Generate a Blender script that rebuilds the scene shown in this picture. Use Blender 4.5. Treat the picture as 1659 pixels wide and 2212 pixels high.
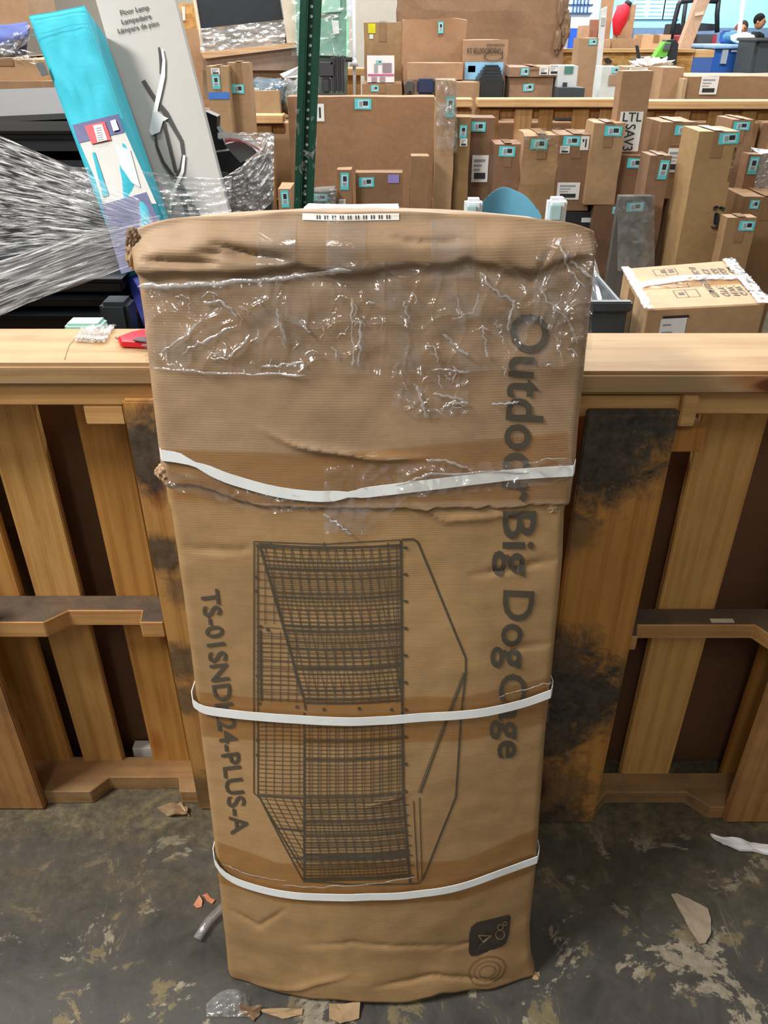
import bpy, bmesh, math, random
from mathutils import Vector, Matrix, noise
for o in list(bpy.data.objects): bpy.data.objects.remove(o)
SC = bpy.context.scene; COL = SC.collection
R = math.radians
# ---------------- camera ----------------
F, CX, CY, TH = 1700.0, 829.5, 1106.0, R(31.5)
CAM = Vector((0, 0, 1.5)); ct, st = math.cos(TH), math.sin(TH)
cd = bpy.data.cameras.new('camera'); cam = bpy.data.objects.new('camera', cd); COL.objects.link(cam)
cam.location = CAM; cam.rotation_euler = (math.pi/2 - TH, 0, 0)
cd.sensor_fit = 'HORIZONTAL'; cd.sensor_width = 36; cd.lens = F/1659*36; cd.clip_start = .02
SC.camera = cam
# ---------------- light ----------------
w = bpy.data.worlds.new('World'); SC.world = w; w.use_nodes = True
w.node_tree.nodes['Background'].inputs[0].default_value = (1.0, .95, .88, 1)
w.node_tree.nodes['Background'].inputs[1].default_value = .25
def area(x, y, z, sx, sy, P, col=(1, .97, .92), tgt=None):
    l = bpy.data.lights.new('ceiling_lamp', 'AREA'); l.shape = 'RECTANGLE'; l.size = sx; l.size_y = sy; l.energy = P; l.color = col
    o = bpy.data.objects.new('ceiling_lamp', l); COL.objects.link(o); o.location = (x, y, z)
    if tgt: o.rotation_euler = (Vector(tgt)-o.location).to_track_quat('-Z', 'Y').to_euler()
    return o
area(-2.7, .1, 3.9, 1.4, .5, 178, tgt=(-.4, 1.1, .8))
area(-1.2, 2.6, 5.0, 1.5, .4, 80)
area(-.9, -2.6, 4.8, .6, 1.5, 34, tgt=(0, 1, 1))
for x in (-3.4, .2, 3.6):
    for y in (4.4, 7.6, 11.5):
        area(x, y, 5.0, 1.5, .4, 110 if y < 7 else 150, (1, 1, .98))
area(7, 18.6, 5.2, 4, .6, 520, (.9, .97, 1), tgt=(7, 21.4, 1.8))
area(-2, 17.6, 5.2, 4, .6, 330, tgt=(-2, 21.4, 1.8))
area(4.5, 14.2, 5.2, 1.5, .5, 260)
SC.view_settings.view_transform = 'Standard'; SC.view_settings.look = 'None'
SC.view_settings.exposure = .30; SC.view_settings.gamma = 1; SC.view_settings.use_curve_mapping = False
SC.cycles.max_bounces = 8; SC.cycles.transparent_max_bounces = 16; SC.cycles.use_denoising = True
SC.cycles.caustics_reflective = False; SC.cycles.caustics_refractive = False

# ---------------- helpers ----------------
def ray(px, py):
    v = (CY-py)/F
    return Vector(((px-CX)/F, ct+st*v, -st+ct*v))
def at(px, py, Y):
    d = ray(px, py); return CAM + d*(Y/d.y)
def atz(px, py, Z):
    d = ray(px, py); return CAM + d*((Z-CAM.z)/d.z)
def hexc(h):
    f = lambda c: c/12.92 if c <= .04045 else ((c+.055)/1.055)**2.4
    return tuple(f(int(h[i:i+2], 16)/255) for i in (0, 2, 4)) + (1,)
def sstep(a, b, x):
    t = max(0, min(1, (x-a)/(b-a))); return t*t*(3-2*t)
def nz(x, y, z=0): return noise.noise(Vector((x, y, z)))

def thing(name, label, cat, loc=(0, 0, 0), rot=(0, 0, 0), group=None):
    o = bpy.data.objects.new(name, None); COL.objects.link(o); o.empty_display_size = .05
    o.location = loc; o.rotation_euler = rot; o['label'] = label; o['category'] = cat
    if group: o['group'] = group
    bpy.context.view_layer.update()
    return o
def tag(o, label, cat, group=None, kind=None):
    o['label'] = label; o['category'] = cat
    if group: o['group'] = group
    if kind: o['kind'] = kind
    return o
def mesh(name, verts, faces, mats, parent=None, local=False, smooth=False, mi=None, org=None):
    """verts in world space unless local; stored relative to the parent"""
    me = bpy.data.meshes.new(name)
    if parent is not None and not local:
        inv = parent.matrix_world.inverted(); verts = [inv @ Vector(v) for v in verts]
    if org is not None: verts = [Vector(v)-Vector(org) for v in verts]
    me.from_pydata([tuple(v) for v in verts], [], faces)
    bm = bmesh.new(); bm.from_mesh(me); bmesh.ops.recalc_face_normals(bm, faces=bm.faces); bm.to_mesh(me); bm.free()
    if not isinstance(mats, (list, tuple)): mats = [mats]
    for m in mats: me.materials.append(m)
    if mi:
        for p, i in zip(me.polygons, mi): p.material_index = i
    if smooth:
        for p in me.polygons: p.use_smooth = True
    o = bpy.data.objects.new(name, me); COL.objects.link(o)
    if org is not None: o.location = org
    if parent is not None:
        o.parent = parent
    return o
def bm_obj(name, bm, mats, parent=None, smooth=False):
    me = bpy.data.meshes.new(name); bmesh.ops.recalc_face_normals(bm, faces=bm.faces)
    bm.to_mesh(me); bm.free()
    if not isinstance(mats, (list, tuple)): mats = [mats]
    for m in mats: me.materials.append(m)
    if smooth:
        for p in me.polygons: p.use_smooth = True
    o = bpy.data.objects.new(name, me); COL.objects.link(o)
    if parent is not None: o.parent = parent
    return o
def wbox(name, x0, x1, y0, y1, z0, z1, m, parent=None, bev=.003, jit=0):
    """world axis-aligned bevelled box, origin at its centre"""
    c = Vector(((x0+x1)/2, (y0+y1)/2, (z0+z1)/2))
    bm = bmesh.new(); bmesh.ops.create_cube(bm, size=1)
    for v in bm.verts:
        v.co = Vector((v.co.x*(x1-x0), v.co.y*(y1-y0), v.co.z*(z1-z0)))
        if jit: v.co += Vector((random.uniform(-jit, jit), random.uniform(-jit, jit)*.3, 0))
    if bev: bmesh.ops.bevel(bm, geom=bm.edges[:], offset=bev, segments=2, affect='EDGES')
    o = bm_obj(name, bm, m, parent)
    o.location = c if parent is None else parent.matrix_world.inverted() @ c
    return o
def prism(name, poly, z0, z1, m, parent=None, bev=.002):
    """polygon in XY extruded in Z (world)"""
    bm = bmesh.new(); c = Vector((sum(p[0] for p in poly)/len(poly), sum(p[1] for p in poly)/len(poly), (z0+z1)/2))
    b = [bm.verts.new(Vector((p[0], p[1], z0))-c) for p in poly]; t = [bm.verts.new(Vector((p[0], p[1], z1))-c) for p in poly]
    n = len(poly); bm.faces.new(b[::-1]); bm.faces.new(t)
    for i in range(n): bm.faces.new((b[i], b[(i+1) % n], t[(i+1) % n], t[i]))
    bmesh.ops.recalc_face_normals(bm, faces=bm.faces)
    if bev: bmesh.ops.bevel(bm, geom=bm.edges[:], offset=bev, segments=1, affect='EDGES')
    o = bm_obj(name, bm, m, parent); o.location = c if parent is None else parent.matrix_world.inverted() @ c
    return o
def tube(name, pts, r, m, parent=None, n=8, rs=None, smooth=True):
    vs, fs = [], []; P = [Vector(p) for p in pts]
    for i, p in enumerate(P):
        d = (P[min(i+1, len(P)-1)]-P[max(i-1, 0)]).normalized()
        a = d.orthogonal().normalized()
        if i and abs(pa.dot(d)) < .99: a = (pa-d*pa.dot(d)).normalized()
        pa = a; b = d.cross(a); rr = rs[i] if rs else r
        for k in range(n): vs.append(p+(a*math.cos(2*math.pi*k/n)+b*math.sin(2*math.pi*k/n))*rr)
    for i in range(len(P)-1):
        for k in range(n): fs.append((i*n+k, i*n+(k+1) % n, (i+1)*n+(k+1) % n, (i+1)*n+k))
    fs.append(tuple(range(n))[::-1]); fs.append(tuple(range((len(P)-1)*n, len(P)*n)))
    return mesh(name, vs, fs, m, parent, smooth=smooth)
def grid(nu, nv, f):
    vs = [f(i/nu, j/nv) for j in range(nv+1) for i in range(nu+1)]
    fs = [(j*(nu+1)+i, j*(nu+1)+i+1, (j+1)*(nu+1)+i+1, (j+1)*(nu+1)+i) for j in range(nv) for i in range(nu)]
    return vs, fs
def text2d(s, off=.02, dice=0, shear=0, res=3):
    c = bpy.data.curves.new('t', 'FONT'); c.body = s; c.size = 1; c.offset = off; c.resolution_u = res; c.shear = shear
    c.fill_mode = 'FRONT'
    o = bpy.data.objects.new('t', c); me = bpy.data.meshes.new_from_object(o)
    bm = bmesh.new(); bm.from_mesh(me); bpy.data.meshes.remove(me); bpy.data.objects.remove(o); bpy.data.curves.remove(c)
    bmesh.ops.remove_doubles(bm, verts=bm.verts, dist=1e-5)
    if dice:
        xs = [v.co.x for v in bm.verts]; ys = [v.co.y for v in bm.verts]
        for ax, arr in ((0, xs), (1, ys)):
            a = min(arr)+dice
            while a < max(arr):
                n = Vector((1, 0, 0)) if ax == 0 else Vector((0, 1, 0))
                bmesh.ops.bisect_plane(bm, geom=bm.verts[:]+bm.edges[:]+bm.faces[:], plane_co=n*a, plane_no=n); a += dice
    bm.verts.index_update()
    V = [(v.co.x, v.co.y) for v in bm.verts]; Fc = [tuple(v.index for v in f.verts) for f in bm.faces]; bm.free()
    x0 = min(v[0] for v in V); x1 = max(v[0] for v in V)
    return [((x-x0)/(x1-x0), y/.70) for x, y in V], Fc        # x 0..1 along the word, y 0..1 cap height

# ---------------- materials ----------------
class NT:
    def __init__(s, name):
        s.m = bpy.data.materials.new(name); s.m.use_nodes = True; s.t = s.m.node_tree; s.t.nodes.clear()
        s.out = s.n('OutputMaterial')
    def n(s, ty, **kw):
        nd = s.t.nodes.new('ShaderNode'+ty)
        for k, v in kw.items():
            if k.startswith('i_'):
                nd.inputs[k[2:].replace('_', ' ')].default_value = v
            else: setattr(nd, k, v)
        return nd
    def l(s, a, b): s.t.links.new(a, b)
    def mapping(s, scale=(1, 1, 1), rnd=True, rot=(0, 0, 0)):
        tc = s.n('TexCoord'); mp = s.n('Mapping'); mp.inputs['Scale'].default_value = scale; mp.inputs['Rotation'].default_value = rot
        if rnd:
            oi = s.n('ObjectInfo'); ml = s.n('Math', operation='MULTIPLY'); ml.inputs[1].default_value = 37.
            s.l(oi.outputs['Random'], ml.inputs[0]); ad = s.n('VectorMath', operation='ADD')
            s.l(tc.outputs['Object'], ad.inputs[0]); s.l(ml.outputs[0], ad.inputs[1]); s.l(ad.outputs[0], mp.inputs[0])
        else: s.l(tc.outputs['Object'], mp.inputs[0])
        return mp.outputs[0]
    def noise(s, vec, scale, detail=4, rough=.6, dist=0):
        a = s.n('TexNoise'); a.inputs['Scale'].default_value = scale; a.inputs['Detail'].default_value = detail
        a.inputs['Roughness'].default_value = rough; a.inputs['Distortion'].default_value = dist; s.l(vec, a.inputs['Vector']); return a.outputs['Fac']
    def ramp(s, fac, stops, interp='LINEAR'):
        r = s.n('ValToRGB'); e = r.color_ramp.elements; r.color_ramp.interpolation = interp
        while len(e) < len(stops): e.new(.5)
        for k, (p, c) in zip(e, stops):
            k.position = p; k.color = c if len(c) == 4 else tuple(c)+(1,)
        s.l(fac, r.inputs[0]); return r.outputs[0]
    def mix(s, fac, a, b, bt='MIX'):
        m = s.n('MixRGB', blend_type=bt)
        for i, x in ((0, fac), (1, a), (2, b)):
            if hasattr(x, 'is_linked'): s.l(x, m.inputs[i])
            else: m.inputs[i].default_value = x
        return m.outputs[0]
    def bump(s, h, st=.2, d=.002, nrm=None):
        b = s.n('Bump'); b.inputs['Strength'].default_value = st; b.inputs['Distance'].default_value = d; s.l(h, b.inputs['Height'])
        if nrm is not None: s.l(nrm, b.inputs['Normal'])
        return b.outputs[0]
    def bsdf(s, col, rough=.6, nrm=None, metal=0, spec=.5, **kw):
        b = s.n('BsdfPrincipled')
        if hasattr(col, 'is_linked'): s.l(col, b.inputs['Base Color'])
        else: b.inputs['Base Color'].default_value = col
        if hasattr(rough, 'is_linked'): s.l(rough, b.inputs['Roughness'])
        else: b.inputs['Roughness'].default_value = rough
        b.inputs['Metallic'].default_value = metal; b.inputs['Specular IOR Level'].default_value = spec
        if nrm is not None: s.l(nrm, b.inputs['Normal'])
        for k, v in kw.items(): b.inputs[k.replace('_', ' ')].default_value = v
        return b.outputs[0]
    def done(s, sh): s.l(sh, s.out.inputs[0]); return s.m
BW = lambda v: (v, v, v, 1)
_c = {}
def plain(h, rough=.55, metal=0, var=.12, spec=.4):
    k = (h, rough, metal, var)
    if k in _c: return _c[k]
    t = NT('plain_'+h); v = t.mapping(); nn = t.noise(v, 9, 5)
    c = hexc(h); lo = tuple(x*(1-var) for x in c[:3])+(1,); hi = tuple(min(1, x*(1+var)) for x in c[:3])+(1,)
    _c[k] = t.done(t.bsdf(t.ramp(nn, [(.3, lo), (.7, hi)]), rough, t.bump(t.noise(v, 60, 3), .12, .002), metal, spec)); return _c[k]
def card(h, flute=0, wr=.5, shine=.62):
    k = ('card', h, flute, wr, shine)
    if k in _c: return _c[k]
    t = NT('cardboard_'+h); v = t.mapping(); c = hexc(h); gy = .3*c[0]+.6*c[1]+.1*c[2]; c = tuple(x*.84+gy*.16 for x in c[:3])+(1,)
    big = t.noise(v, 3.2, 4, .55); sm = t.noise(v, 30, 6, .7); fib = t.noise(t.mapping((8, 8, 90)), 3, 3)
    a = t.ramp(big, [(.25, tuple(x*.80 for x in c[:3])), (.5, c), (.78, tuple(min(1, x*1.13) for x in c[:3]))])
    a = t.mix(.22, a, t.ramp(sm, [(.3, (.35, .3, .25)), (.65, (1, 1, 1))]), 'MULTIPLY')
    a = t.mix(.12, a, t.ramp(fib, [(.35, (.5, .45, .4)), (.6, (1, 1, 1))]), 'MULTIPLY')
    n1 = t.bump(t.noise(v, 7, 3, .5, .6), wr, .006)
    if flute:
        wv = t.n('TexWave', wave_type='BANDS', bands_direction='Z', wave_profile='SIN'); wv.inputs['Scale'].default_value = flute
        wv.inputs['Distortion'].default_value = 1.2; wv.inputs['Detail'].default_value = 2; wv.inputs['Detail Scale'].default_value = .6
        t.l(t.mapping((1, 1, 1)), wv.inputs['Vector'])
        msk = t.ramp(t.noise(v, 4.5, 2), [(.35, BW(.12)), (.7, BW(1))])
        n1 = t.bump(t.mix(1., wv.outputs['Fac'], msk, 'MULTIPLY'), .11, .0018, n1)
        a = t.mix(.05, a, t.ramp(wv.outputs['Fac'], [(0, (.6, .55, .5)), (.6, (1, 1, 1))]), 'MULTIPLY')
    _c[k] = t.done(t.bsdf(a, shine, t.bump(sm, .15, .001, n1), 0, .35)); return _c[k]
def wood(name, base, axis='Z', dirt=(), grime=0.0, seed=0., knots=True, topdust=0):
    t = NT('pine_'+name)
    sc = {'Z': (16, 16, 1.0), 'X': (1.0, 16, 16)}[axis]
    sc2 = {'Z': (6, 6, .55), 'X': (.55, 6, 6)}[axis]
    v = t.mapping(sc); v2 = t.mapping(sc2); v3 = t.mapping()
    c = hexc(base); g = t.noise(v, 2.2, 5, .65, .4)
    wv = t.n('TexWave', wave_type='BANDS', bands_direction='X' if axis == 'Z' else 'Z'); wv.inputs['Scale'].default_value = 1.6
    wv.inputs['Distortion'].default_value = 7; wv.inputs['Detail'].default_value = 2.5; wv.inputs['Detail Scale'].default_value = .5
    t.l(v2, wv.inputs['Vector'])
    a = t.ramp(g, [(.2, tuple(x*y for x, y in zip(c, (.66, .58, .5)))), (.5, c), (.8, tuple(min(1, x*1.14) for x in c[:3]))])
    a = t.mix(.40, a, t.ramp(wv.outputs['Fac'], [(.0, (1, 1, 1)), (.72, (1, .97, .93)), (.93, (.62, .45, .30)), (1, (.8, .65, .5))]), 'MULTIPLY')
    a = t.mix(.30, a, t.ramp(t.noise(v3, 5, 3), [(.3, (.6, .5, .42)), (.6, (1, 1, 1))]), 'MULTIPLY')
    if knots:
        vo = t.n('TexVoronoi', feature='F1'); vo.inputs['Scale'].default_value = 1.0
        t.l(t.mapping({'Z': (9, 9, 3.2), 'X': (3.2, 9, 9)}[axis]), vo.inputs['Vector'])
        a = t.mix(1, a, t.ramp(vo.outputs['Distance'], [(.0, (.16, .07, .04)), (.09, (.30, .13, .07)), (.13, (.72, .5, .36)), (.22, (1, 1, 1))]), 'MULTIPLY')
    gr = t.noise(v3, 26, 7, .75, .5)
    tc = t.n('TexCoord')
    for (x, y, z, r, k) in dirt:                       # grime stains at places on the board (own coordinates)
        d = t.n('VectorMath', operation='DISTANCE'); t.l(tc.outputs['Object'], d.inputs[0]); d.inputs[1].default_value = (x, y, z)
        dv = t.n('Math', operation='DIVIDE'); t.l(d.outputs['Value'], dv.inputs[0]); dv.inputs[1].default_value = r
        ad = t.n('Math', operation='MULTIPLY_ADD'); t.l(gr, ad.inputs[0]); ad.inputs[1].default_value = 1.5; ad.inputs[2].default_value = -.75
        sm = t.n('Math', operation='ADD'); t.l(dv.outputs[0], sm.inputs[0]); t.l(ad.outputs[0], sm.inputs[1])
        f = t.ramp(sm.outputs[0], [(.55, BW(k)), (1, BW(0))])
        dk = t.ramp(t.noise(v3, 45, 6, .8), [(.3, (.012, .011, .010)), (.62, (.075, .065, .05)), (.85, (.2, .16, .11))])
        a = t.mix(f, a, dk)
    if grime:
        a = t.mix(t.ramp(t.noise(v3, 3.5, 6, .7), [(.42, BW(0)), (.75, BW(grime))]), a, (.05, .035, .022, 1))
    if topdust:                                        # dust and soot that settled on the upward faces
        ge = t.n('NewGeometry'); sx = t.n('SeparateXYZ'); t.l(ge.outputs['Normal'], sx.inputs[0])
        f = t.mix(1, t.ramp(sx.outputs['Z'], [(.8, BW(0)), (.95, BW(1))]), t.ramp(t.noise(v3, 9, 5, .7), [(.2, BW(topdust)), (.75, BW(topdust*.75))]), 'MULTIPLY')
        a = t.mix(f, a, t.ramp(gr, [(.3, (.035, .031, .028)), (.7, (.085, .075, .066))]))
    n1 = t.bump(g, .3, .002); return t.done(t.bsdf(a, .62, t.bump(gr, .2, .0012, n1), 0, .3))
def film(name, fac_lo, fac_hi, scale=(1, 1, 1), nsc=12, rot=(0, 0, 0), white=.75, rough=.12, tint=(1, 1, 1, 1), bump=.6, lo=.45, hi=.7, bd=.01, gl=.5, uv=False):
    t = NT(name); v = t.mapping(scale, rot=rot)
    if uv:
        tc = t.n('TexCoord'); mp = t.n('Mapping'); mp.inputs['Scale'].default_value = scale; t.l(tc.outputs['UV'], mp.inputs[0]); v = mp.outputs[0]
    nn = t.noise(v, nsc, 6, .65, .5)
    nr = t.bump(t.noise(v, nsc*.8, 4, .6, .8), bump, bd)
    g = t.n('BsdfGlossy'); g.inputs['Roughness'].default_value = rough; g.inputs['Color'].default_value = (1, 1, 1, 1); t.l(nr, g.inputs['Normal'])
    d = t.n('BsdfDiffuse'); d.inputs['Color'].default_value = (white, white, white*1.01, 1); t.l(nr, d.inputs['Normal'])
    m1 = t.n('MixShader'); m1.inputs[0].default_value = gl; t.l(d.outputs[0], m1.inputs[1]); t.l(g.outputs[0], m1.inputs[2])
    tr = t.n('BsdfTransparent'); tr.inputs[0].default_value = tint
    m2 = t.n('MixShader'); t.l(t.ramp(nn, [(lo, BW(fac_lo)), (hi, BW(fac_hi))]), m2.inputs[0])
    if uv:                                             # the painted sheen streaks fade towards the sheet's far end
        sx = t.n('SeparateXYZ'); t.l(tc.outputs['UV'], sx.inputs[0])
        t.l(t.mix(1, t.ramp(nn, [(lo, BW(fac_lo)), (hi, BW(fac_hi))]), t.ramp(sx.outputs['X'], [(.5, BW(1)), (.8, BW(.4))]), 'MULTIPLY'), m2.inputs[0])
    t.l(tr.outputs[0], m2.inputs[1]); t.l(m1.outputs[0], m2.inputs[2]); return t.done(m2.outputs[0])
def osb():
    t = NT('osb'); v = t.mapping((1, 1, 2)); vo = t.n('TexVoronoi'); vo.inputs['Scale'].default_value = 16; t.l(v, vo.inputs['Vector'])
    return t.done(t.bsdf(t.mix(.5, t.ramp(t.noise(v, 8, 5, .7, 1), [(.3, hexc('8a5c28')), (.5, hexc('bf8c4a')), (.7, hexc('e0b878'))]), t.ramp(vo.outputs['Color'], [(.2, hexc('a87838')), (.8, hexc('dcb470'))])), .7))

# ---------------- floor ----------------
def floor_mat():
    t = NT('dirty_floor'); v = t.mapping(rnd=False); tc = t.n('TexCoord')
    n1 = t.noise(v, 5.6, 9, .70, .45); n2 = t.noise(v, 11, 8, .72, .6); n3 = t.noise(v, 60, 5, .75)
    base = t.ramp(n2, [(.3, hexc('393733')), (.55, hexc('4b4843')), (.75, hexc('5a554d'))])
    # worn patches where the paint has peeled off the concrete
    pk = t.ramp(n1, [(.565, BW(0)), (.585, BW(1))]); pk2 = t.ramp(n2, [(.575, BW(0)), (.60, BW(.7))])
    conc = t.ramp(n3, [(.3, hexc('77705f')), (.6, hexc('968c7a')), (.8, hexc('ab9f8a'))])
    a = t.mix(pk, base, conc); a = t.mix(pk2, a, t.ramp(n3, [(.3, hexc('6a5f45')), (.7, hexc('8b7c58'))]))
    # scratches
    for rot, thr in ((R(24), .70), (R(-38), .72)):
        ns = t.noise(t.mapping((60, 2.0, 1), rnd=False, rot=(0, 0, rot)), 1.4, 4, .6)
        a = t.mix(t.ramp(ns, [(thr-.03, BW(0)), (thr+.02, BW(.5))]), a, hexc('93876c'))
    # yellowish sawdust band and grey dust along the foot of the pallets
    sx = t.n('SeparateXYZ'); t.l(tc.outputs['Object'], sx.inputs[0])
    ma = t.n('Math', operation='MULTIPLY_ADD'); t.l(n2, ma.inputs[0]); ma.inputs[1].default_value = .25; t.l(sx.outputs['Y'], ma.inputs[2])
    mm = t.n('MapRange'); mm.inputs[1].default_value = .5; mm.inputs[2].default_value = 2.5; t.l(ma.outputs[0], mm.inputs[0])
    pos = lambda y: (y-.5)/2
    dust = t.ramp(mm.outputs[0], [(pos(.98), BW(0)), (pos(1.12), BW(.5)), (pos(1.18), BW(.2)), (pos(1.24), BW(.85)), (pos(1.5), BW(.8))])
    dcol = t.ramp(t.noise(v, 30, 8, .8), [(.3, hexc('2c2823')), (.5, hexc('59513f')), (.75, hexc('8c7a50'))])
    a = t.mix(dust, a, dcol)
    nb = t.bump(n1, .3, .004); nb = t.bump(n3, .35, .002, nb)
    return t.done(t.bsdf(a, t.ramp(n2, [(.3, BW(.42)), (.7, BW(.75))]), nb, 0, .35))
fl = mesh('floor', [(-16, -3, 0), (20, -3, 0), (20, 23, 0), (-16, 23, 0)], [(0, 1, 2, 3)], floor_mat()); fl['kind'] = 'structure'

# ---------------- front pallets ----------------
WB = hexc('d8a460')
def board_dirt(z0, z1, items):   # stains in the board's own (centred) coordinates
    return items
def pallet(tag_, label, back, front, Yf, rails, strs, xr, rail_z=(1.017, 1.055), rail_d=.16, group='wooden pallets stood on edge as a barrier'):
    root = thing('wooden_pallet', label, 'pallet', ((xr[0]+xr[1])/2, Yf+.06, 0), group=group)
    for i, (a, b, dy) in enumerate(back):
        wbox('back_board', a, b, Yf+.087+dy, Yf+.104+dy, .005, 1.012, W_BACK[(i+tag_) % len(W_BACK)], root, .002, .003)
    for (a, b, z1, mt) in front:
        wbox('front_board', a, b, Yf-.018, Yf-.001, .002, z1, mt, root, .003, .002)
    for (z0, z1, poly, mt) in strs:
        prism('stringer', [(x, Yf+y) for x, y in poly], z0, z1, mt, root)
    a, b = rails
    bm_r = wbox('top_rail', a, b, Yf-.012, Yf-.012+rail_d, rail_z[0], rail_z[1], W_RAIL, root, .006)
    return root
W_BACK = [wood('board_a', 'c2904e', seed=1), wood('board_b', 'c99c5c'), wood('board_c', 'b98644')]
W_BACKD = wood('board_worn', 'b5803f', grime=.6)
W_RAIL = wood('rail', 'aa8d68', 'X')
W_STR = wood('stringer', 'c99f66', 'X', knots=False)
W_STRD = wood('stringer_dusty', 'a8845a', 'X', grime=.75, knots=False)
W_FL = wood('front_left', 'b8894e', dirt=((-.03, 0, .40, .10, .93), (-.05, 0, .20, .055, .85), (-.01, 0, .12, .06, .6), (-.05, 0, -.06, .06, .75), (-.06, 0, -.16, .05, .7), (-.04, 0, -.44, .08, .7)))
W_FR = wood('front_right', 'bc8846', dirt=((-.06, 0, .44, .15, .97), (.03, 0, .49, .07, .95), (-.08, 0, .27, .07, .6), (-.07, 0, -.03, .12, .85), (.0, 0, -.12, .13, .96), (-.05, 0, -.22, .10, .9), (-.06, 0, -.4, .14, .7), (.0, 0, -.5, .09, .85)))
W_FX = wood('front_end', 'a87c4c', grime=.85)
# left pallet
notchL = [(-1.6, .085), (-.425, .085), (-.425, 0), (-.47, 0), (-.475, .036), (-.62, .036), (-.655, 0), (-.80, 0), (-1.05, 0), (-1.6, 0)]
W_top_dust = wood('mid_stringer', 'b98d58', 'X', grime=.2, knots=False, topdust=1.0)
pL = pallet(0, 'wooden pallet standing on edge left of the tall brown carton, pale slats', [(-.825, -.733, 0), (-.7046, -.6126, 0), (-.5416, -.4556-.0, .001), (-.41, -.325, 0), (-.28, -.19, 0), (-1.0, -.87, 0)],
       [(-.418, -.278, .995, W_FL), (-.93, -.765, .62, W_FX), (-1.12, -.96, .62, W_FX)], 1.18, (-1.7, -.045), [
        (.98, 1.016, [(-1.6, .085), (-.10, .085), (-.10, 0), (-.55, 0), (-1.6, 0)], W_STR),
        (.49, .528, notchL, W_top_dust),
        (.0, .04, [(-1.6, .1), (-.14, .1), (-.14, -.0), (-.46, 0), (-.47, .04), (-.63, .04), (-.66, 0), (-.78, 0), (-1.6, 0)], W_STRD)], (-1.6, -.1), rail_d=.176)
wbox('stringer_block', -.49, -.425, 1.181, 1.22, .945, .979, W_STR, pL, .002)
# right pallet
pR = pallet(1, 'wooden pallet standing on edge right of the tall brown carton, black stained front board', [(.13, .22, 0), (.25, .33, 0), (.36, .42, 0), (.545, .655, 0), (.777, .87, 0), (.92, 1.0, 0), (1.05, 1.15, 0)],
       [(.318, .462, .992, W_FR), (.752, .90, .56, W_FX), (1.0, 1.15, .56, W_FX)], 1.145, (.0, 1.7), [
        (.975, 1.012, [(.1, .085), (1.6, .085), (1.6, .01), (.47, .01), (.47, .0), (.1, .0)], W_STR),
        (.488, .522, [(.1, .085), (1.6, .085), (1.6, 0), (.735, 0), (.715, .034), (.49, .034), (.48, 0), (.1, 0)], W_top_dust),
        (.0, .038, [(.1, .09), (1.6, .09), (1.6, -.005), (.72, -.005), (.68, .035), (.50, .035), (.47, 0), (.1, 0)], W_STRD)], (.1, 1.6), rail_d=.188)
wbox('stringer_block', .463, .517, 1.146, 1.19, .912, .955, W_BACKD, pR, .002)
wbox('wood_shim', .464, .489, 1.13, 1.15, .965, 1.016, W_STR, pR, .002)
for bx, bz in ((-.60, .70), (-.575, .52), (-.55, .515)):
    pass
# ---------------- the tall dog cage carton ----------------
A = R(9.4); O0 = Vector((0, .794, 0)); Sv = Vector((0, math.sin(A), math.cos(A))); Nv = Vector((0, -math.cos(A), math.sin(A))); T = .158
def us(px, py, w=0.):
    d = ray(px, py); t = ((O0-CAM).dot(Nv)+w)/d.dot(Nv); p = CAM+d*t-O0; return p.x, p.dot(Sv)
ROWS = [(480, 287, 1281), (500, 283, 1285), (530, 276, 1287), (560, 290, 1284), (600, 300, 1277), (700, 315, 1268), (800, 326, 1258), (900, 338, 1248), (985, 347, 1241), (1085, 358, 1228),
        (1110, 366, 1221), (1200, 380, 1218), (1300, 394, 1210), (1400, 408, 1200), (1500, 420, 1190), (1600, 432, 1180), (1700, 445, 1173), (1800, 458, 1166), (1850, 463, 1163), (1950, 474, 1153), (2010, 481, 1147), (2080, 489, 1150), (2112, 492, 1159), (2160, 495, 1160)]
ED = sorted((us(a, y)[1], us(a, y)[0], us(b, y)[0]) for y, a, b in ROWS)
def edge(s):
    if s <= ED[0][0]: return ED[0][1], ED[0][2]
    for p, q in zip(ED, ED[1:]):
        if s <= q[0]:
            k = (s-p[0])/(q[0]-p[0]); return p[1]+(q[1]-p[1])*k, p[2]+(q[2]-p[2])*k
    return ED[-1][1], ED[-1][2]
def bulge(u, s):
    l, r = edge(s); q = max(-1, min(1, (2*u-l-r)/(r-l)))
    B = .016+.036*(1-sstep(-.05, 1.0, s)); return B*(1-q*q)
def us2(px, py, extra=0.):
    w = 0
    for _ in range(4):
        u, s = us(px, py, w+extra); w = bulge(u, s)
    return u, s
def interp(tab, x):
    if x <= tab[0][0]: return tab[0][1]
    for p, q in zip(tab, tab[1:]):
        if x <= q[0]: return p[1]+(q[1]-p[1])*(x-p[0])/(q[0]-p[0])
    return tab[-1][1]
FOLD = [us2(x, 588+(y-588)*.6) for x, y in ((290, 610), (400, 600), (540, 602), (600, 590), (640, 570), (665, 585), (720, 605), (800, 600), (850, 575), (950, 580), (1010, 550), (1080, 590), (1160, 600), (1200, 560), (1280, 540))]
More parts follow.
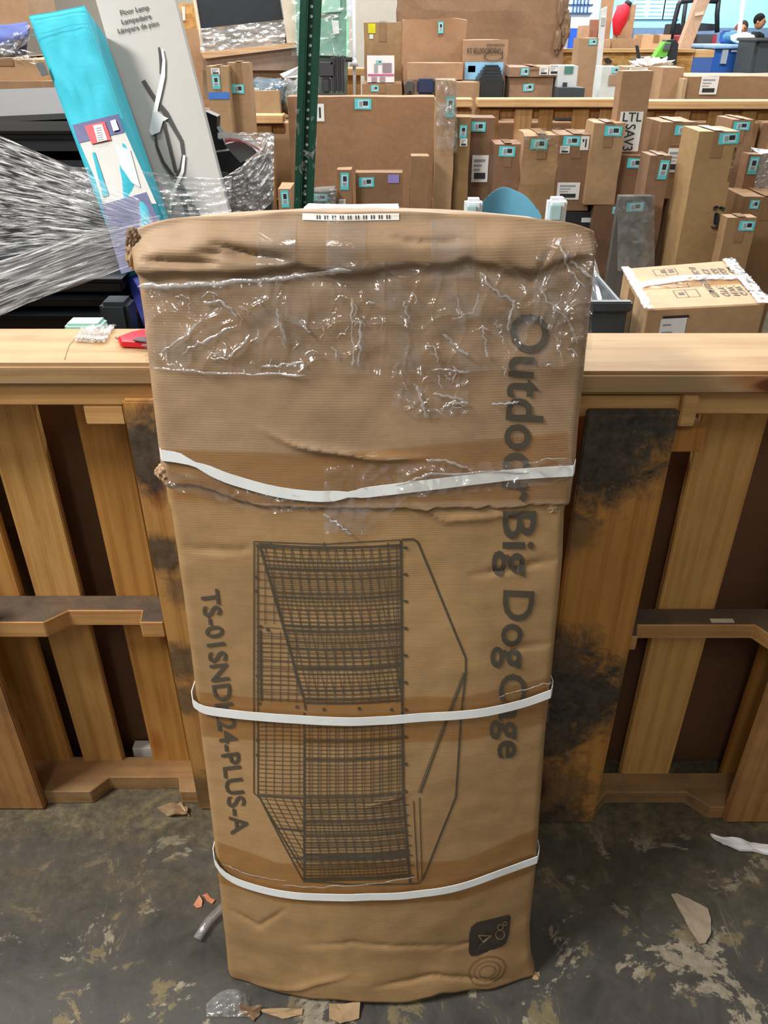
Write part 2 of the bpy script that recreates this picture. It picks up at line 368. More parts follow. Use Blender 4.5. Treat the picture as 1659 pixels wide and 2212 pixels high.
CREASE = [([us2(*p) for p in c], a) for c, a in (
    ([(395, 1182), (450, 1186), (520, 1190), (548, 1180)], .004), ([(300, 558), (400, 562), (480, 565)], .009), ([(450, 520), (540, 545), (640, 560)], .010), ([(420, 540), (560, 552)], .006),
    ([(880, 1075), (960, 1120), (1080, 1110), (1130, 1100)], -.004), ([(1010, 1240), (1100, 1225), (1210, 1205)], .0035), ([(1090, 1400), (1195, 1385)], .003),
    ([(560, 920), (640, 960), (740, 975), (800, 985), (930, 985)], -.006), ([(640, 2040), (760, 2035), (900, 2045), (1010, 2040)], .003), ([(490, 1960), (560, 2000), (620, 1960)], .004),
    ([(540, 2120), (640, 2130), (760, 2100)], -.004), ([(950, 2055), (1100, 2010)], .003), ([(780, 1740), (890, 1710)], -.0025), ([(800, 2130), (940, 2110), (1100, 2115)], .005), ([(800, 500), (900, 520), (1040, 515)], .004), ([(1080, 560), (1150, 600), (1190, 530)], .006))]
def W(u, s):
    w = bulge(u, s); wv = 0
    w += .0022*nz(u*9, s*7, 1)+.0011*nz(u*22, s*30, 5)+.0035*nz(u*3, s*3.4, 9)
    low = 1-sstep(.0, .35, s)
    w += low*(.004*nz(u*7+3, s*16, 2)+.003*nz(u*18, s*10+4, 7))
    top = sstep(1.08, 1.16, s)
    w += top*(.004*nz(u*6, s*24, 3)+.0018*nz(u*30, s*40, 4))
    f = interp(FOLD, u)+.004*nz(u*40, 0, 11)
    w += .0065*sstep(f, f+.008, s)-.003*math.exp(-((s-f+.004)/.008)**2)
    for c, a in CREASE:
        if c[0][0] <= u <= c[-1][0]:
            k = (u-c[0][0])/(c[-1][0]-c[0][0]); sc = interp(c, u)+.0015*nz(u*60, a*900)
            d = (s-sc)/.006; w -= a*min(1, 4*k*(1-k)+.1)*math.exp(-d*d)*(1.2 if d < 0 else .6)
    # rounded top edge
    t = s_top(u)
    w -= .020*sstep(t-.04, t, s)
    return w
def s_top(u):
    q = (u+.02)/.29; return 1.316+.012*(1-min(1, q*q))-.016*min(1, q*q)**5+.003*nz(u*14, 3)
S_J = us(800, 1088)[1]
def pt(u, s, w): return O0+Vector((u, 0, 0))+Sv*s+Nv*w
def fp(px, py, off=.001):
    u, s = us2(px, py, .001); return pt(u, s, W(u, s)+off)
def fq(u, s, off): return pt(u, s, W(u, s)+off)
DC = thing('dog_cage_carton', 'tall brown dog cage carton tied with three white straps, leaning on the wooden rail', 'box', (0, .9, 0))
def shell(name, s0f, s1f, grow, NSv, m, cap):
    NU = 130; prof = [('f', i/NU) for i in range(NU+1)]
    side = [('r', k/6) for k in range(1, 7)]; back = [('b', k/10) for k in range(1, 11)]; left = [('l', k/6) for k in range(1, 6)]
    P = prof+side+back+left; n = len(P); vs, fs = [], []
    def pos(kind, k, v):
        for_u = lambda q, s: (lambda e: e[0]-grow+(e[1]-e[0]+2*grow)*q)(edge(s))
        q = {'f': k, 'r': 1, 'b': 1-k, 'l': 0}[kind]
        um = for_u(q, .6); s = s0f(um)+(s1f(um)-s0f(um))*v; u = for_u(q, s)
        if kind == 'f':
            e = edge(s); d = min(k, 1-k)*(e[1]-e[0]); cr = .012
            w = W(u, s)+grow-(cr*(1-math.sqrt(max(0, 1-(1-min(1, d/cr))**2))))*.9
        elif kind == 'r': w = -.011+(-T+.011)*k; u += .003*nz(k*3, s*6, 5)
        elif kind == 'l': w = -T+(T-.011)*k; u += .003*nz(k*3, s*6, 8)
        else: w = -T
        return pt(u, s, w)
    for j in range(NSv+1):
        for kind, k in P: vs.append(pos(kind, k, j/NSv))
    for j in range(NSv):
        for i in range(n): fs.append((j*n+i, j*n+(i+1) % n, (j+1)*n+(i+1) % n, (j+1)*n+i))
    # end caps
    for top in (True, False):
        base = NSv*n if top else 0; ring = [vs[base+i] for i in range(n)]
        c = sum(ring, Vector())/n; prev = base
        for q in (.93, .8, .6, .35, .1):
            st_ = len(vs)
            for p in ring: vs.append(c+(p-c)*q+Sv*((.010*(1-q*q)) if top and cap else 0))
            for i in range(n):
                a, b = prev+i, prev+(i+1) % n; d, e = st_+i, st_+(i+1) % n
                fs.append((a, b, e, d))
            prev = st_
        fs.append(tuple(range(prev, prev+n)))
    return mesh(name, vs, fs, m, DC, smooth=True)
M_CARTU = card('a98862', 90, .35, .55); M_CARTL = card('ab8550', 90, .35, .55)
lowS = [us2(x, y) for x, y in ((492, 2108), (510, 2150), (540, 2168), (575, 2182), (650, 2184), (700, 2172), (780, 2170), (860, 2168), (940, 2150), (1000, 2148), (1080, 2138), (1160, 2112))]
def s_bot(u): return max(.002, interp(lowS, u)+.004*nz(u*30, 8))+.002
shell('lower_carton', s_bot, lambda u: S_J+.03, 0, 210, M_CARTL, False)
sj = lambda u: S_J+.004*nz(u*25, 4)+.003*nz(u*70, 9)+.03*sstep(-.16, -.26, u)
shell('upper_carton', sj, s_top, .0035, 120, M_CARTU, True)
# torn flaps at the foot and torn corners
M_TORN = card('b08e62', 0, .8); M_TORND = card('7b5f40', 0, .8)
def scrap(name, poly, m, parent, th=.003, amp=.004, seed=0):
    """a torn, curled sheet: 3D outline points, thickened"""
    P = [Vector(p) for p in poly]; c = sum(P, Vector())/len(P)
    nrm = Vector()
    for i in range(len(P)): nrm += (P[i]-c).cross(P[(i+1) % len(P)]-c)
    nrm.normalize(); vs = []; fs = []; n = len(P)*4
    out = []
    for i in range(len(P)):
        for k in range(4):
            p = P[i].lerp(P[(i+1) % len(P)], k/4); out.append(p+nrm*amp*nz(p.x*60+seed, p.y*60, p.z*60)+(p-c).normalized()*amp*.6*nz(p.x*150, p.z*150, seed))
    for q in (1, .6, .2):
        for p in out:
            r = c+(p-c)*q; vs.append(r+nrm*(th/2+amp*nz(r.x*40+seed, r.y*40, r.z*40)))
    for q in (1, .6, .2):
        for p in out:
            r = c+(p-c)*q; vs.append(r-nrm*(th/2-amp*nz(r.x*40+seed, r.y*40, r.z*40)))
    for b in (0, 3*n):
        for ring in range(2):
            for i in range(n): fs.append((b+ring*n+i, b+ring*n+(i+1) % n, b+(ring+1)*n+(i+1) % n, b+(ring+1)*n+i))
        fs.append(tuple(b+2*n+i for i in range(n)))
    for i in range(n): fs.append((i, (i+1) % n, 3*n+(i+1) % n, 3*n+i))
    return mesh(name, vs, fs, m, parent)
Z = lambda x, y, z=.004: atz(x, y, z)
scrap('torn_flap', [Z(710, 2168, .008), Z(778, 2166, .008), Z(776, 2200, .003), Z(735, 2212, .003), Z(712, 2200, .003)], M_TORN, DC, seed=2)
scrap('torn_flap', [Z(560, 2180, .006), Z(654, 2178, .006), Z(652, 2192, .003), Z(610, 2200, .003), Z(568, 2188, .003)], M_TORN, DC, seed=5)
scrap('torn_flap', [Z(520, 2170, .012), Z(566, 2172, .01), Z(560, 2190, .003), Z(548, 2206, .003), Z(515, 2188, .003)], M_TORND, DC, .004, .008, seed=7)
def crumple(name, px, py, w, r, m, parent, seed, sc=(1, 1, 1)):
    u, s = us(px, py, w); c = pt(u, s, w); bm = bmesh.new(); bmesh.ops.create_icosphere(bm, subdivisions=4, radius=1)
    inv = parent.matrix_world.inverted()
    for v in bm.verts:
        p = v.co.copy(); k = 1+.45*nz(p.x*2.3+seed, p.y*2.3, p.z*2.3)+.3*abs(nz(p.x*6, p.y*6+seed, p.z*6))
        v.co = inv @ (c+Vector((p.x*sc[0], p.y*sc[1], p.z*sc[2]))*r*k)
    return bm_obj(name, bm, m, parent)
crumple('torn_corner', 291, 520, -.016, .010, M_TORND, DC, 3, (1, .9, 1.35))
crumple('torn_corner', 287, 552, -.017, .009, M_TORN, DC, 6, (.8, .8, 1.8))
crumple('torn_corner', 1272, 532, -.020, .009, card('a98862', 0, .8), DC, 9, (1, 1, 1.2))
crumple('torn_corner', 362, 1018, -.008, .014, M_TORN, DC, 12, (1, .8, 1.0))
crumple('torn_corner', 1158, 2112, -.004, .009, M_TORN, DC, 14)
for (x, y, r, sd) in ((1205, 832, .006, 1), (1212, 860, .005, 2), (1190, 1100, .008, 3), (365, 745, .007, 4), (362, 592, .006, 5)):
    u, s = us2(x, y); crumple('puncture', x, y, W(u, s)-.002, r, M_TORND if sd < 3 else M_TORN, DC, sd*5, (1, .45, 1.3))
# printed texts -------------------------------------------------
INK = plain('4d463a', .6, 0, .12); INKD = plain('3a352d', .6)
def face_text(name, s, a, b, cap_px, m=INK, off=.014, hgt=.0018, italic=0.):
    """word printed on the front from photo point a to b along its baseline; letters point to the right"""
    V, Fc = text2d(s, off, .12, italic); (x0, y0), (x1, y1) = a, b
    dx, dy = x1-x0, y1-y0; L = math.hypot(dx, dy); nx, ny = dy/L, -dx/L
    vs = [fp(x0+dx*t+nx*cap_px*h, y0+dy*t+ny*cap_px*h, hgt+.0035*(y0 < 1085)) for t, h in V]
    return mesh(name, vs, Fc, m, DC)
face_text('printed_title', 'Outdoor', (1106, 674), (1083, 1078), 80, hgt=.0022)
face_text('printed_title', 'Big', (1087, 1102), (1086, 1242), 71)
face_text('printed_title', 'Dog', (1088, 1272), (1081, 1441), 66)
face_text('printed_title', 'Cage', (1080, 1454), (1076, 1638), 58)
face_text('model_number', 'TS-01SNDK24-PLUS-A', (433, 1276), (500, 1801), 38, off=.014)
# line drawing of the cage ---------------------------------------
class Lines:
    def __init__(s): s.v = []; s.f = []
    def seg(s, x0, y0, x1, y1, wd=1.6, n=None):
        L = math.hypot(x1-x0, y1-y0); n = n or max(1, int(L/22)); dx, dy = (y1-y0)/L*wd/2, -(x1-x0)/L*wd/2; b = len(s.v)
        for i in range(n+1):
            x, y = x0+(x1-x0)*i/n, y0+(y1-y0)*i/n; s.v += [fp(x-dx, y-dy, .0011), fp(x+dx, y+dy, .0011)]
        for i in range(n): k = b+2*i; s.f.append((k, k+1, k+3, k+2))
    def path(s, pts, wd): [s.seg(*p, *q, wd) for p, q in zip(pts, pts[1:])]
    def dot(s, x, y, r):
        b = len(s.v); s.v += [fp(x+r*math.cos(k*math.pi/3), y+r*math.sin(k*math.pi/3), .0012) for k in range(6)]; s.f.append(tuple(range(b, b+6)))
    def poly(s, pts): b = len(s.v); s.v += [fp(x, y, .0009) for x, y in pts]; s.f.append(tuple(range(b, b+len(pts))))
G = Lines()
sag = lambda x, k=1: 8*k*(1-((x-710)/170)**2)          # the printed rows bow downwards between the sides
def hrow(y, xa, xb, wd=1.4, k=1): G.path([(x, y+sag(x, k)-4) for x in [xa+(xb-xa)*i/6 for i in range(7)]], wd)
slx = lambda y: 560+(y-1185)*(655-560)/(1512-1185)     # the sloping front edge of the upper cage
random.seed(5)
for i in range(40):                                     # outer side wall mesh
    y = 1178+i*8.6
    if y < 1520: hrow(y, 552 if i % 2 else slx(y), 866, 1.3 if i % 4 else 2.6)
for i in range(36):
    y = 1186+i*9.2
    if y < 1515: hrow(y, slx(y), 866, 1.1)
for x in range(572, 866, 19): G.seg(x, 1182, x, 1350 if x < 650 else 1520, 1.3); G.seg(x, 1182, min(866, x+75), 1500, 1.3)
for y0 in (1228, 1290, 1352, 1362, 1400, 1440, 1508, 1516): hrow(y0, slx(y0), 868, 3.4)
for y in range(1372, 1520, 10): hrow(y, 556, slx(y)+4, 1.2, .6)
for x in (586, 605, 622, 640): G.seg(x, 1365, x, 1518, 1.3)
for y in range(1556, 1720, 9): hrow(y, 556, 655, 1.2, .3); 
for y in range(1560, 1900, 8): hrow(y, 656, 872+max(0, (y-1710)*.08), 1.3)
for y in (1596, 1636, 1716, 1768, 1800, 1842, 1848, 1852, 1893, 1898): hrow(y, 657, 874+max(0, (y-1710)*.08), 3.2)
for y in range(1724, 1902, 6): hrow(y, 657, 872+(y-1710)*.08, 1.6)
for x in range(574, 656, 18): G.seg(x, 1556, x, 1714, 1.3)
for x in range(668, 872, 19): G.seg(x, 1556, x, 1720, 1.4); G.seg(x+6, 1556, x+6, 1720, 1.1); G.seg(x, 1722, min(884, x+34), 1895, 1.3); G.seg(x+4, 1722, x+4, 1900, 1.0)
for k in range(5): G.seg(572+k*18, 1718, 655, 1718+150-k*30, 1.2)
for k in range(17): y = 1724+k*9; G.seg(560+(y-1716)*.53, y, 657, y+8, 1.1)
for (p, wd) in (([(548, 1171), (548, 1712), (562, 1724), (655, 1902)], 2.4), ([(556, 1176), (557, 1715), (655, 1880)], 2.6), ([(560, 1180), (655, 1508), (660, 1535)], 4.5), ([(562, 1362), (564, 1515)], 4.5),
                ([(548, 1171), (700, 1176), (866, 1165)], 2.2), ([(552, 1180), (700, 1185), (866, 1178)], 4), ([(866, 1166), (869, 1540), (871, 1720), (886, 1908)], 5), ([(657, 1540), (657, 1905)], 4),
                ([(656, 1903), (760, 1911), (905, 1910), (914, 1898)], 2.4), ([(562, 1718), (655, 1722)], 4), ([(600, 1786), (658, 1792)], 4), ([(632, 1850), (658, 1852)], 4),
                ([(868, 1165), (893, 1164), (902, 1170), (1006, 1422), (1006, 1452), (996, 1545), (985, 1722), (914, 1900)], 4), ([(1006, 1450), (908, 1712)], 3.6), ([(1001, 1452), (903, 1712)], 1.6),
                ([(893, 1730), (903, 1905)], 2.2), ([(906, 1722), (912, 1905)], 2.2)): G.path(p, wd)
for k in range(10):
    y = 1183+k*58.5; G.seg(868, y-2, 878, y, 2.2); G.dot(877, y, 4)
for k in range(8): y = 1738+k*22; G.seg(873+(y-1720)*.08, y, 881+(y-1720)*.08, y, 2)
for x in (583, 700, 838): G.seg(x, 1172, x, 1180, 3)
for x, y in ((562, 1355), (578, 1362), (560, 1520), (641, 1528), (700, 1533), (776, 1530), (846, 1533), (553, 1248), (553, 1278), (556, 1460), (556, 1600), (556, 1632)): G.dot(x, y, 4)
mesh('cage_drawing', G.v, G.f, INK, DC)
# emblem and faint round stamp at the lower right
E = Lines()
epts = [(1100, 1977), (1104, 1985), (1100, 2020), (1094, 2038), (1085, 2045), (1030, 2067), (1018, 2069), (1013, 2060), (1014, 2018), (1018, 2004), (1030, 1994)]
ec = (1058, 2020); n_e = len(epts)
for q_ in (1, .66, .33): E.v += [fp(ec[0]+(x-ec[0])*q_, ec[1]+(y-ec[1])*q_, .0018) for x, y in epts]
for r_ in range(2): E.f += [(r_*n_e+i, r_*n_e+(i+1) % n_e, (r_+1)*n_e+(i+1) % n_e, (r_+1)*n_e+i) for i in range(n_e)]
E.f.append(tuple(2*n_e+i for i in range(n_e))); mesh('emblem', E.v, E.f, INKD, DC)
E2 = Lines()
def rp(pts, wd): E2.path([p for p in pts], wd)
for cx, cy, r in ((1081, 2003, 6), (1091, 1996, 4), (1080, 2019, 10)):
    rp([(cx+r*math.cos(a), cy+r*math.sin(a)) for a in [k*math.pi/5 for k in range(11)]], 2)
rp([(1033, 2020), (1062, 2022), (1044, 2036), (1033, 2020)], 3)
E2.v = [v+Nv*.0014 for v in E2.v]
mesh('emblem_lines', E2.v, E2.f, card('9c7a50', 0, .3), DC)
E3 = Lines()
for r in (38, 27, 17):
    E3.path([(1052+r*1.05*math.cos(a), 2098+r*.8*math.sin(a)-.25*r*math.cos(a)) for a in [k*math.pi/10 for k in range(21)]], 3 if r > 30 else 2)
mesh('round_stamp', E3.v, E3.f, plain('7f6444', .6), DC)
# straps --------------------------------------------------------
STRAP = plain('e4e8e8', .45, 0, .05)
def strap(pts, wid, tw=()):
    P = []; n = 60
    px = [p[0] for p in pts]
    U = [us2(*p, .004) for p in pts]
    for i in range(n+1):
        x = U[0][0]+(U[-1][0]-U[0][0])*i/n
        k = 0
        while k < len(U)-2 and x > U[k+1][0]: k += 1
        p0 = U[max(k-1, 0)]; p1 = U[k]; p2 = U[k+1]; p3 = U[min(k+2, len(U)-1)]; t = (x-p1[0])/(p2[0]-p1[0])
        m1 = (p2[1]-p0[1])/(p2[0]-p0[0])*(p2[0]-p1[0]); m2 = (p3[1]-p1[1])/(p3[0]-p1[0])*(p2[0]-p1[0])
        y = (2*t**3-3*t*t+1)*p1[1]+(t**3-2*t*t+t)*m1+(-2*t**3+3*t*t)*p2[1]+(t**3-t*t)*m2
        P.append((x, y, W(x, y)+.0065))
    l, s0, _ = P[0]; r, s1, _ = P[-1]
    path = [(l-.004, s0+.02, -T), (l-.005, s0+.008, -.05), (l-.006, s0+.002, -.012), (l-.003, s0, -.002)]+P+[(r+.003, s1, -.002), (r+.006, s1+.002, -.012), (r+.005, s1+.006, -.05), (r+.004, s1+.015, -T)]
    vs, fs = [], []
    for i, (u, s, ww) in enumerate(path):
        tt = i/(len(path)-1); wd = wid
        for c, a in tw: wd *= 1-a*math.exp(-((tt-c)/.02)**2)
        for sgn, th in ((-1, 0), (1, 0), (1, .0012), (-1, .0012)):
            nx = 0 if 3 < i < len(path)-4 else (-1 if i <= 3 else 1)
            vs.append(pt(u+nx*th, s+sgn*wd/2, ww+(th if nx == 0 else 0)+(.0009*nz(tt*9, sgn))))
    for i in range(len(path)-1):
        for k in range(4): fs.append((i*4+k, i*4+(k+1) % 4, (i+1)*4+(k+1) % 4, (i+1)*4+k))
    fs += [(3, 2, 1, 0), tuple(len(vs)-4+k for k in range(4))]
    mesh('strap', vs, fs, STRAP, DC)
strap([(350, 982), (390, 988), (430, 1005), (500, 1035), (600, 1062), (680, 1071), (735, 1069), (900, 1048), (1050, 1030), (1150, 1020), (1237, 1015)], .0155, ((.13, .55), (.46, .5)))
strap([(419, 1517), (440, 1530), (520, 1542), (640, 1552), (770, 1556), (900, 1549), (1030, 1538), (1130, 1517), (1189, 1496)], .0150)
strap([(465, 1858), (482, 1882), (520, 1905), (600, 1925), (700, 1934), (800, 1935), (900, 1930), (1000, 1913), (1080, 1885), (1160, 1855)], .0150)
# clear tape and film -------------------------------------------
TAPE_A = film('amber_tape', .05, .14, (1, 1, 5), 18, white=.35, rough=.18, tint=(.93, .83, .66, 1), bump=.25, gl=.6)
TAPE_C = film('clear_tape', .10, .24, (1, 1, 3), 16, white=.62, rough=.16, tint=(.97, .95, .92, 1), bump=.3, gl=.45)
FILM = film('clear_film', .06, .24, (1, 1, 1), 20, white=.8, rough=.08, tint=(.97, .955, .94, 1), bump=.45, gl=.65, lo=.45, hi=.75)
def sheet(name, m, top, bot, xa, xb, off, nu=60, nv=12, ridge=0, sc=(18, 18), seed=0):
    """film lying on the front between two photo curves"""
    def f(a, b):
        x = xa+(xb-xa)*a; y0, y1 = interp(top, x), interp(bot, x); u, s = us2(x, y1+(y0-y1)*b, off)
        r = 0
        if ridge:
            k = nz(u*sc[0]+seed, s*sc[1], seed+2); r = ridge*(max(0, 1-abs(k)*5)**1.6)+ridge*.9*max(0, 1-abs(nz(u*sc[0]*1.9+seed, s*sc[1]*1.2, 7))*6)**2+ridge*.35*nz(u*60, s*60, seed)
        return fq(u, s, off+.0035*(y1 < 1090)+r)
    vs, fs = grid(nu, nv, f); return mesh(name, vs, fs, m, DC, smooth=True)
C = lambda *p: list(p)
sheet('packing_tape', TAPE_A, C((350, 968), (700, 980), (1240, 930)), C((350, 1076), (700, 1090), (880, 1080), (1228, 1075)), 362, 1226, .0016)
sheet('packing_tape', TAPE_A, C((420, 1492), (600, 1512), (1000, 1505), (1190, 1462)), C((420, 1590), (700, 1612), (1000, 1600), (1190, 1560)), 424, 1186, .0016)
sheet('packing_tape', TAPE_A, C((465, 1815), (600, 1862), (1000, 1862), (1162, 1790)), C((465, 1905), (600, 1948), (800, 1958), (1000, 1945), (1162, 1880)), 468, 1160, .0016)
sheet('packing_tape', TAPE_C, C((702, 610), (790, 608)), C((702, 1150), (790, 1148)), 702, 790, .0022, 10, 80)
sheet('packing_tape', TAPE_C, C((640, 476), (1045, 474)), C((640, 606), (1045, 600)), 930, 1025, .0022, 12, 20)
sheet('packing_tape', TAPE_C, C((555, 474), (650, 474)), C((555, 590), (650, 570)), 556, 640, .0022, 12, 20)
sheet('packing_tape', TAPE_C, C((705, 470), (790, 470)), C((705, 590), (790, 590)), 706, 790, .0022, 12, 20)
sheet('clear_film', FILM, C((300, 618), (400, 612), (620, 590), (780, 560), (900, 566), (1280, 590)), C((300, 790), (420, 802), (600, 806), (845, 806), (1010, 800), (1275, 790)), 318, 1268, .0040, 330, 110, .0062, (17, 15), 3)
sheet('clear_film', FILM, C((840, 780), (1012, 790)), C((840, 870), (900, 900), (1012, 902)), 846, 1010, .0034, 70, 50, .0055, (22, 30), 9)
sheet('clear_film', FILM, C((1160, 520), (1285, 500)), C((1160, 700), (1280, 760)), 1150, 1276, .0048, 60, 80, .008, (26, 22), 13)
sheet('clear_film', FILM, C((360, 1010), (700, 1080)), C((360, 1050), (560, 1110), (700, 1100)), 362, 690, .0034, 80, 12, .005, (25, 30), 15)
sheet('clear_film', FILM, C((700, 1010), (800, 1000), (1240, 990)), C((700, 1150), (800, 1150), (880, 1070), (1235, 1040)), 700, 1234, .0034, 120, 20, .0045, (25, 30), 17)
# rolled upper edge of the film, and ridges painted white for its highlights and scuffs
WRK = film('film_fold', .35, .8, (1, 1, 1), 30, white=.85, rough=.08, bump=.4, gl=.7, lo=.35, hi=.6)
def fold(pts, wpx, off=.008, nseg=30, seed=0, name='film_fold'):
    U = [us2(*p) for p in pts]; vs, fs = [], []
    for i in range(nseg+1):
        t = i/nseg*(len(U)-1); k = min(int(t), len(U)-2); t -= k; wob = .0035*nz(i*.45, seed*3.1+k)+.0015*nz(i*1.3, seed)
        u = U[k][0]+(U[k+1][0]-U[k][0])*t; s = U[k][1]+(U[k+1][1]-U[k][1])*t
        du, ds = U[k+1][0]-U[k][0], U[k+1][1]-U[k][1]; L = math.hypot(du, ds); nx, ny = -ds/L, du/L
        hw = wpx/1600/2*(.45+.9*abs(nz(i*.35, seed)))*(1 if 0 < i < nseg else .2)
        for q, h in ((-1, 0), (0, hw*.8), (1, 0)): vs.append(fq(u+nx*(hw*q+wob), s+ny*(hw*q+wob), off+h))
    for i in range(nseg): fs += [(3*i, 3*i+1, 3*i+4, 3*i+3), (3*i+1, 3*i+2, 3*i+5, 3*i+4)]
    return mesh(name, vs, fs, WRK, DC, smooth=True)
fold([(300, 618), (420, 614), (560, 604), (660, 595), (760, 580)], 16, seed=1)
fold([(700, 1106), (760, 1150)], 8, seed=3)
FO = [[(660, 808), (560, 806), (450, 803), (335, 792)], [(565, 792), (600, 788), (655, 780)], [(395, 762), (440, 735), (515, 700)], [(455, 770), (500, 770), (540, 720)], [(350, 762), (400, 725), (440, 690)],
      [(440, 650), (480, 650), (515, 682)], [(600, 665), (605, 700), (620, 740)], [(760, 640), (762, 700), (764, 790)], [(780, 690), (775, 790)], [(648, 690), (670, 720)], [(985, 640), (992, 675), (1020, 678), (1035, 632)],
      [(1035, 585), (1055, 615), (1085, 640), (1110, 650)], [(1110, 645), (1095, 715)], [(1165, 620), (1180, 650), (1225, 690), (1245, 740)], [(1205, 525), (1225, 580), (1260, 620)], [(955, 720), (985, 745), (1010, 768)],
      [(1040, 700), (1052, 770)], [(930, 795), (1012, 800)], [(935, 845), (1000, 860)], [(950, 880), (975, 868), (1010, 866)], [(870, 650), (885, 695)], [(1070, 705), (1085, 700)], [(1230, 560), (1275, 600)], [(900, 830), (920, 900)],
      [(1060, 870), (1120, 866)], [(920, 990), (960, 990), (1010, 1008)], [(850, 1045), (930, 1020), (1140, 1015)], [(1140, 1000), (1180, 985), (1225, 990)]]
random.seed(8)
for i in range(46):                                   # small loose wrinkles all over the film
    x, y = random.uniform(335, 1240), random.uniform(625, 790); an = random.choice((R(75), R(-40), R(35), R(100), R(10)))+random.uniform(-.3, .3); l = random.uniform(12, 42)
    FO.append([(x, y), (x+l*.5*math.cos(an), y+l*.5*math.sin(an)), (x+l*math.cos(an+.5), y+l*math.sin(an+.5))])
for i in range(12):
    x, y = random.uniform(850, 990), random.uniform(800, 880); an = random.uniform(0, 3); l = random.uniform(12, 36); FO.append([(x, y), (x+l*math.cos(an), y+l*math.sin(an))])
for i, p in enumerate(FO): fold(p, (7+4*abs(nz(i*1.7, 3))) if i < 27 else 4.5, .0075, 16 if i < 27 else 8, i*2.3)
fold([(610, 1905), (700, 1912), (800, 1905), (900, 1890)], 5, .004, 24, 77)
fold([(480, 1860), (540, 1885), (620, 1898)], 4, .004, 24, 78)
fold([(1075, 1500), (1190, 1470)], 5, .004, 20, 79)
# label and tapes on top, loose tape at the lower left corner
LBL = plain('e9e6df', .5, 0, .04)
def capq(px0, px1, w0, w1, h, name, m, nu=14):
    u0 = us(px0, 470)[0]; u1 = us(px1, 470)[0]
    def f(a, b):
        u = u0+(u1-u0)*a; ww = w0+(w1-w0)*b; return pt(u, s_top(u)+.0105*(1-(abs(ww+T/2)/(T/2))**2)+h, ww+.0)
    vs, fs = grid(nu, 8, f); return mesh(name, vs, fs, m, DC, smooth=True)
u0_, u1_ = us(655, 470)[0], us(862, 470)[0]
def lab_(a, b):
    u = u0_+(u1_-u0_)*a
    if b < .45: return fq(u, s_top(u)-.008*(1-b/.45)-.001, .0045)
    k = (b-.45)/.55; return pt(u, s_top(u)+.0045+.004*k, -.008-.07*k)
vs, fs = grid(16, 10, lab_); mesh('shipping_label', vs, fs, LBL, DC, smooth=True)
for k in range(30):                                  # print along the label
    a_ = .12+.8*k/30; vs = [lab_(a_, .08)+Nv*.0006, lab_(a_+.012, .08)+Nv*.0006, lab_(a_+.012, .34)+Nv*.0006, lab_(a_, .34)+Nv*.0006]
    if k % 3: mesh('label_print', vs, [(0, 1, 2, 3)], INKD, DC)
def on_front_patch(name, m, x0, x1, y0, y1, off):
    vs, fs = grid(16, 6, lambda a, b: fp(x0+(x1-x0)*a, y0+(y1-y0)*b, off+.0035)); return mesh(name, vs, fs, m, DC, smooth=True)
# loose clear tape hanging at the foot
vs, fs = grid(24, 16, lambda a, b: Z(446+94*a, 2196-60*b*math.sin(math.pi*(.15+.6*a)), .004+.035*math.sin(math.pi*a)*b+.008*abs(nz(a*7, b*5, 3))))
mesh('loose_tape', vs, fs, film('loose_clear_tape', .22, .6, nsc=26, white=.7, rough=.1, bump=.6), DC, smooth=True)
# ---------------- things on the rail and floor ----------------
kn = thing('utility_knife', 'red utility knife lying on the rail against the tall carton', 'knife', (-.40, 1.24, 1.056))
zr = 1.0555
def onrail(px, py, z=zr): p = atz(px, py, z); return p
kp = [onrail(256, 744), onrail(262, 752), onrail(345, 756), onrail(345, 730), onrail(312, 727), onrail(285, 733)]
prism('handle', [(p.x, p.y) for p in kp], zr, zr+.014, plain('c4182c', .3), kn, .003)
kp = [onrail(286, 735, zr+.015), onrail(316, 739, zr+.015), onrail(316, 729, zr+.015), onrail(303, 728, zr+.015)]
prism('grip', [(p.x, p.y) for p in kp], zr+.0135, zr+.0165, plain('4a3a44', .6), kn, .001)
kp = [onrail(250, 735), onrail(262, 743), onrail(270, 738)]
prism('blade', [(p.x, p.y) for p in kp], zr+.003, zr+.006, plain('8a8f93', .3, 1), kn, 0)
kp = [onrail(306, 744, zr+.014), onrail(318, 744, zr+.014), onrail(318, 749, zr+.014), onrail(306, 749, zr+.014)]
prism('slot', [(p.x, p.y) for p in kp], zr+.0138, zr+.0148, plain('5c0f18', .5), kn, 0)
FOIL = film('scrap_film', .3, .75, nsc=40, white=.7, rough=.1, tint=(.85, .78, .68, 1), bump=.7)
sp = thing('plastic_scrap', 'crumpled clear plastic scrap with hatched edge lying on the left rail', 'scrap', (-.5, 1.25, zr))
a, b, c, d = onrail(178, 712), onrail(252, 704), onrail(226, 745), onrail(162, 740)
vs, fs = grid(24, 16, lambda i, j: a.lerp(b, i).lerp(d.lerp(c, i), j)+Vector((0, 0, .002+.010*abs(nz(i*5, j*4, 2))+.004*abs(nz(i*15, j*12, 5)))))
mesh('film_piece', vs, fs, FOIL, sp, smooth=True)
vs, fs = [], []
for k in range(12):
    p = d.lerp(c, k/12)+Vector((0, 0, .0095)); q = p.lerp(a.lerp(b, k/12), .22)
    e = (c-d)*.035; o_ = len(vs); vs += [p, p+e, q+e*1.6, q+e*.6]; fs.append((o_, o_+1, o_+2, o_+3))
mesh('hatched_edge', vs, fs, plain('e6ead8', .5), sp)
tube('loose_thread', [onrail(162, 728, zr+.002), onrail(148, 745, zr+.001), onrail(141, 765, zr+.001), onrail(139, 776, zr+.001)], .0006, plain('b9a888'), sp, 5)
tp = at(186, 698, 1.40); bm = bmesh.new(); bmesh.ops.create_cube(bm, size=1)
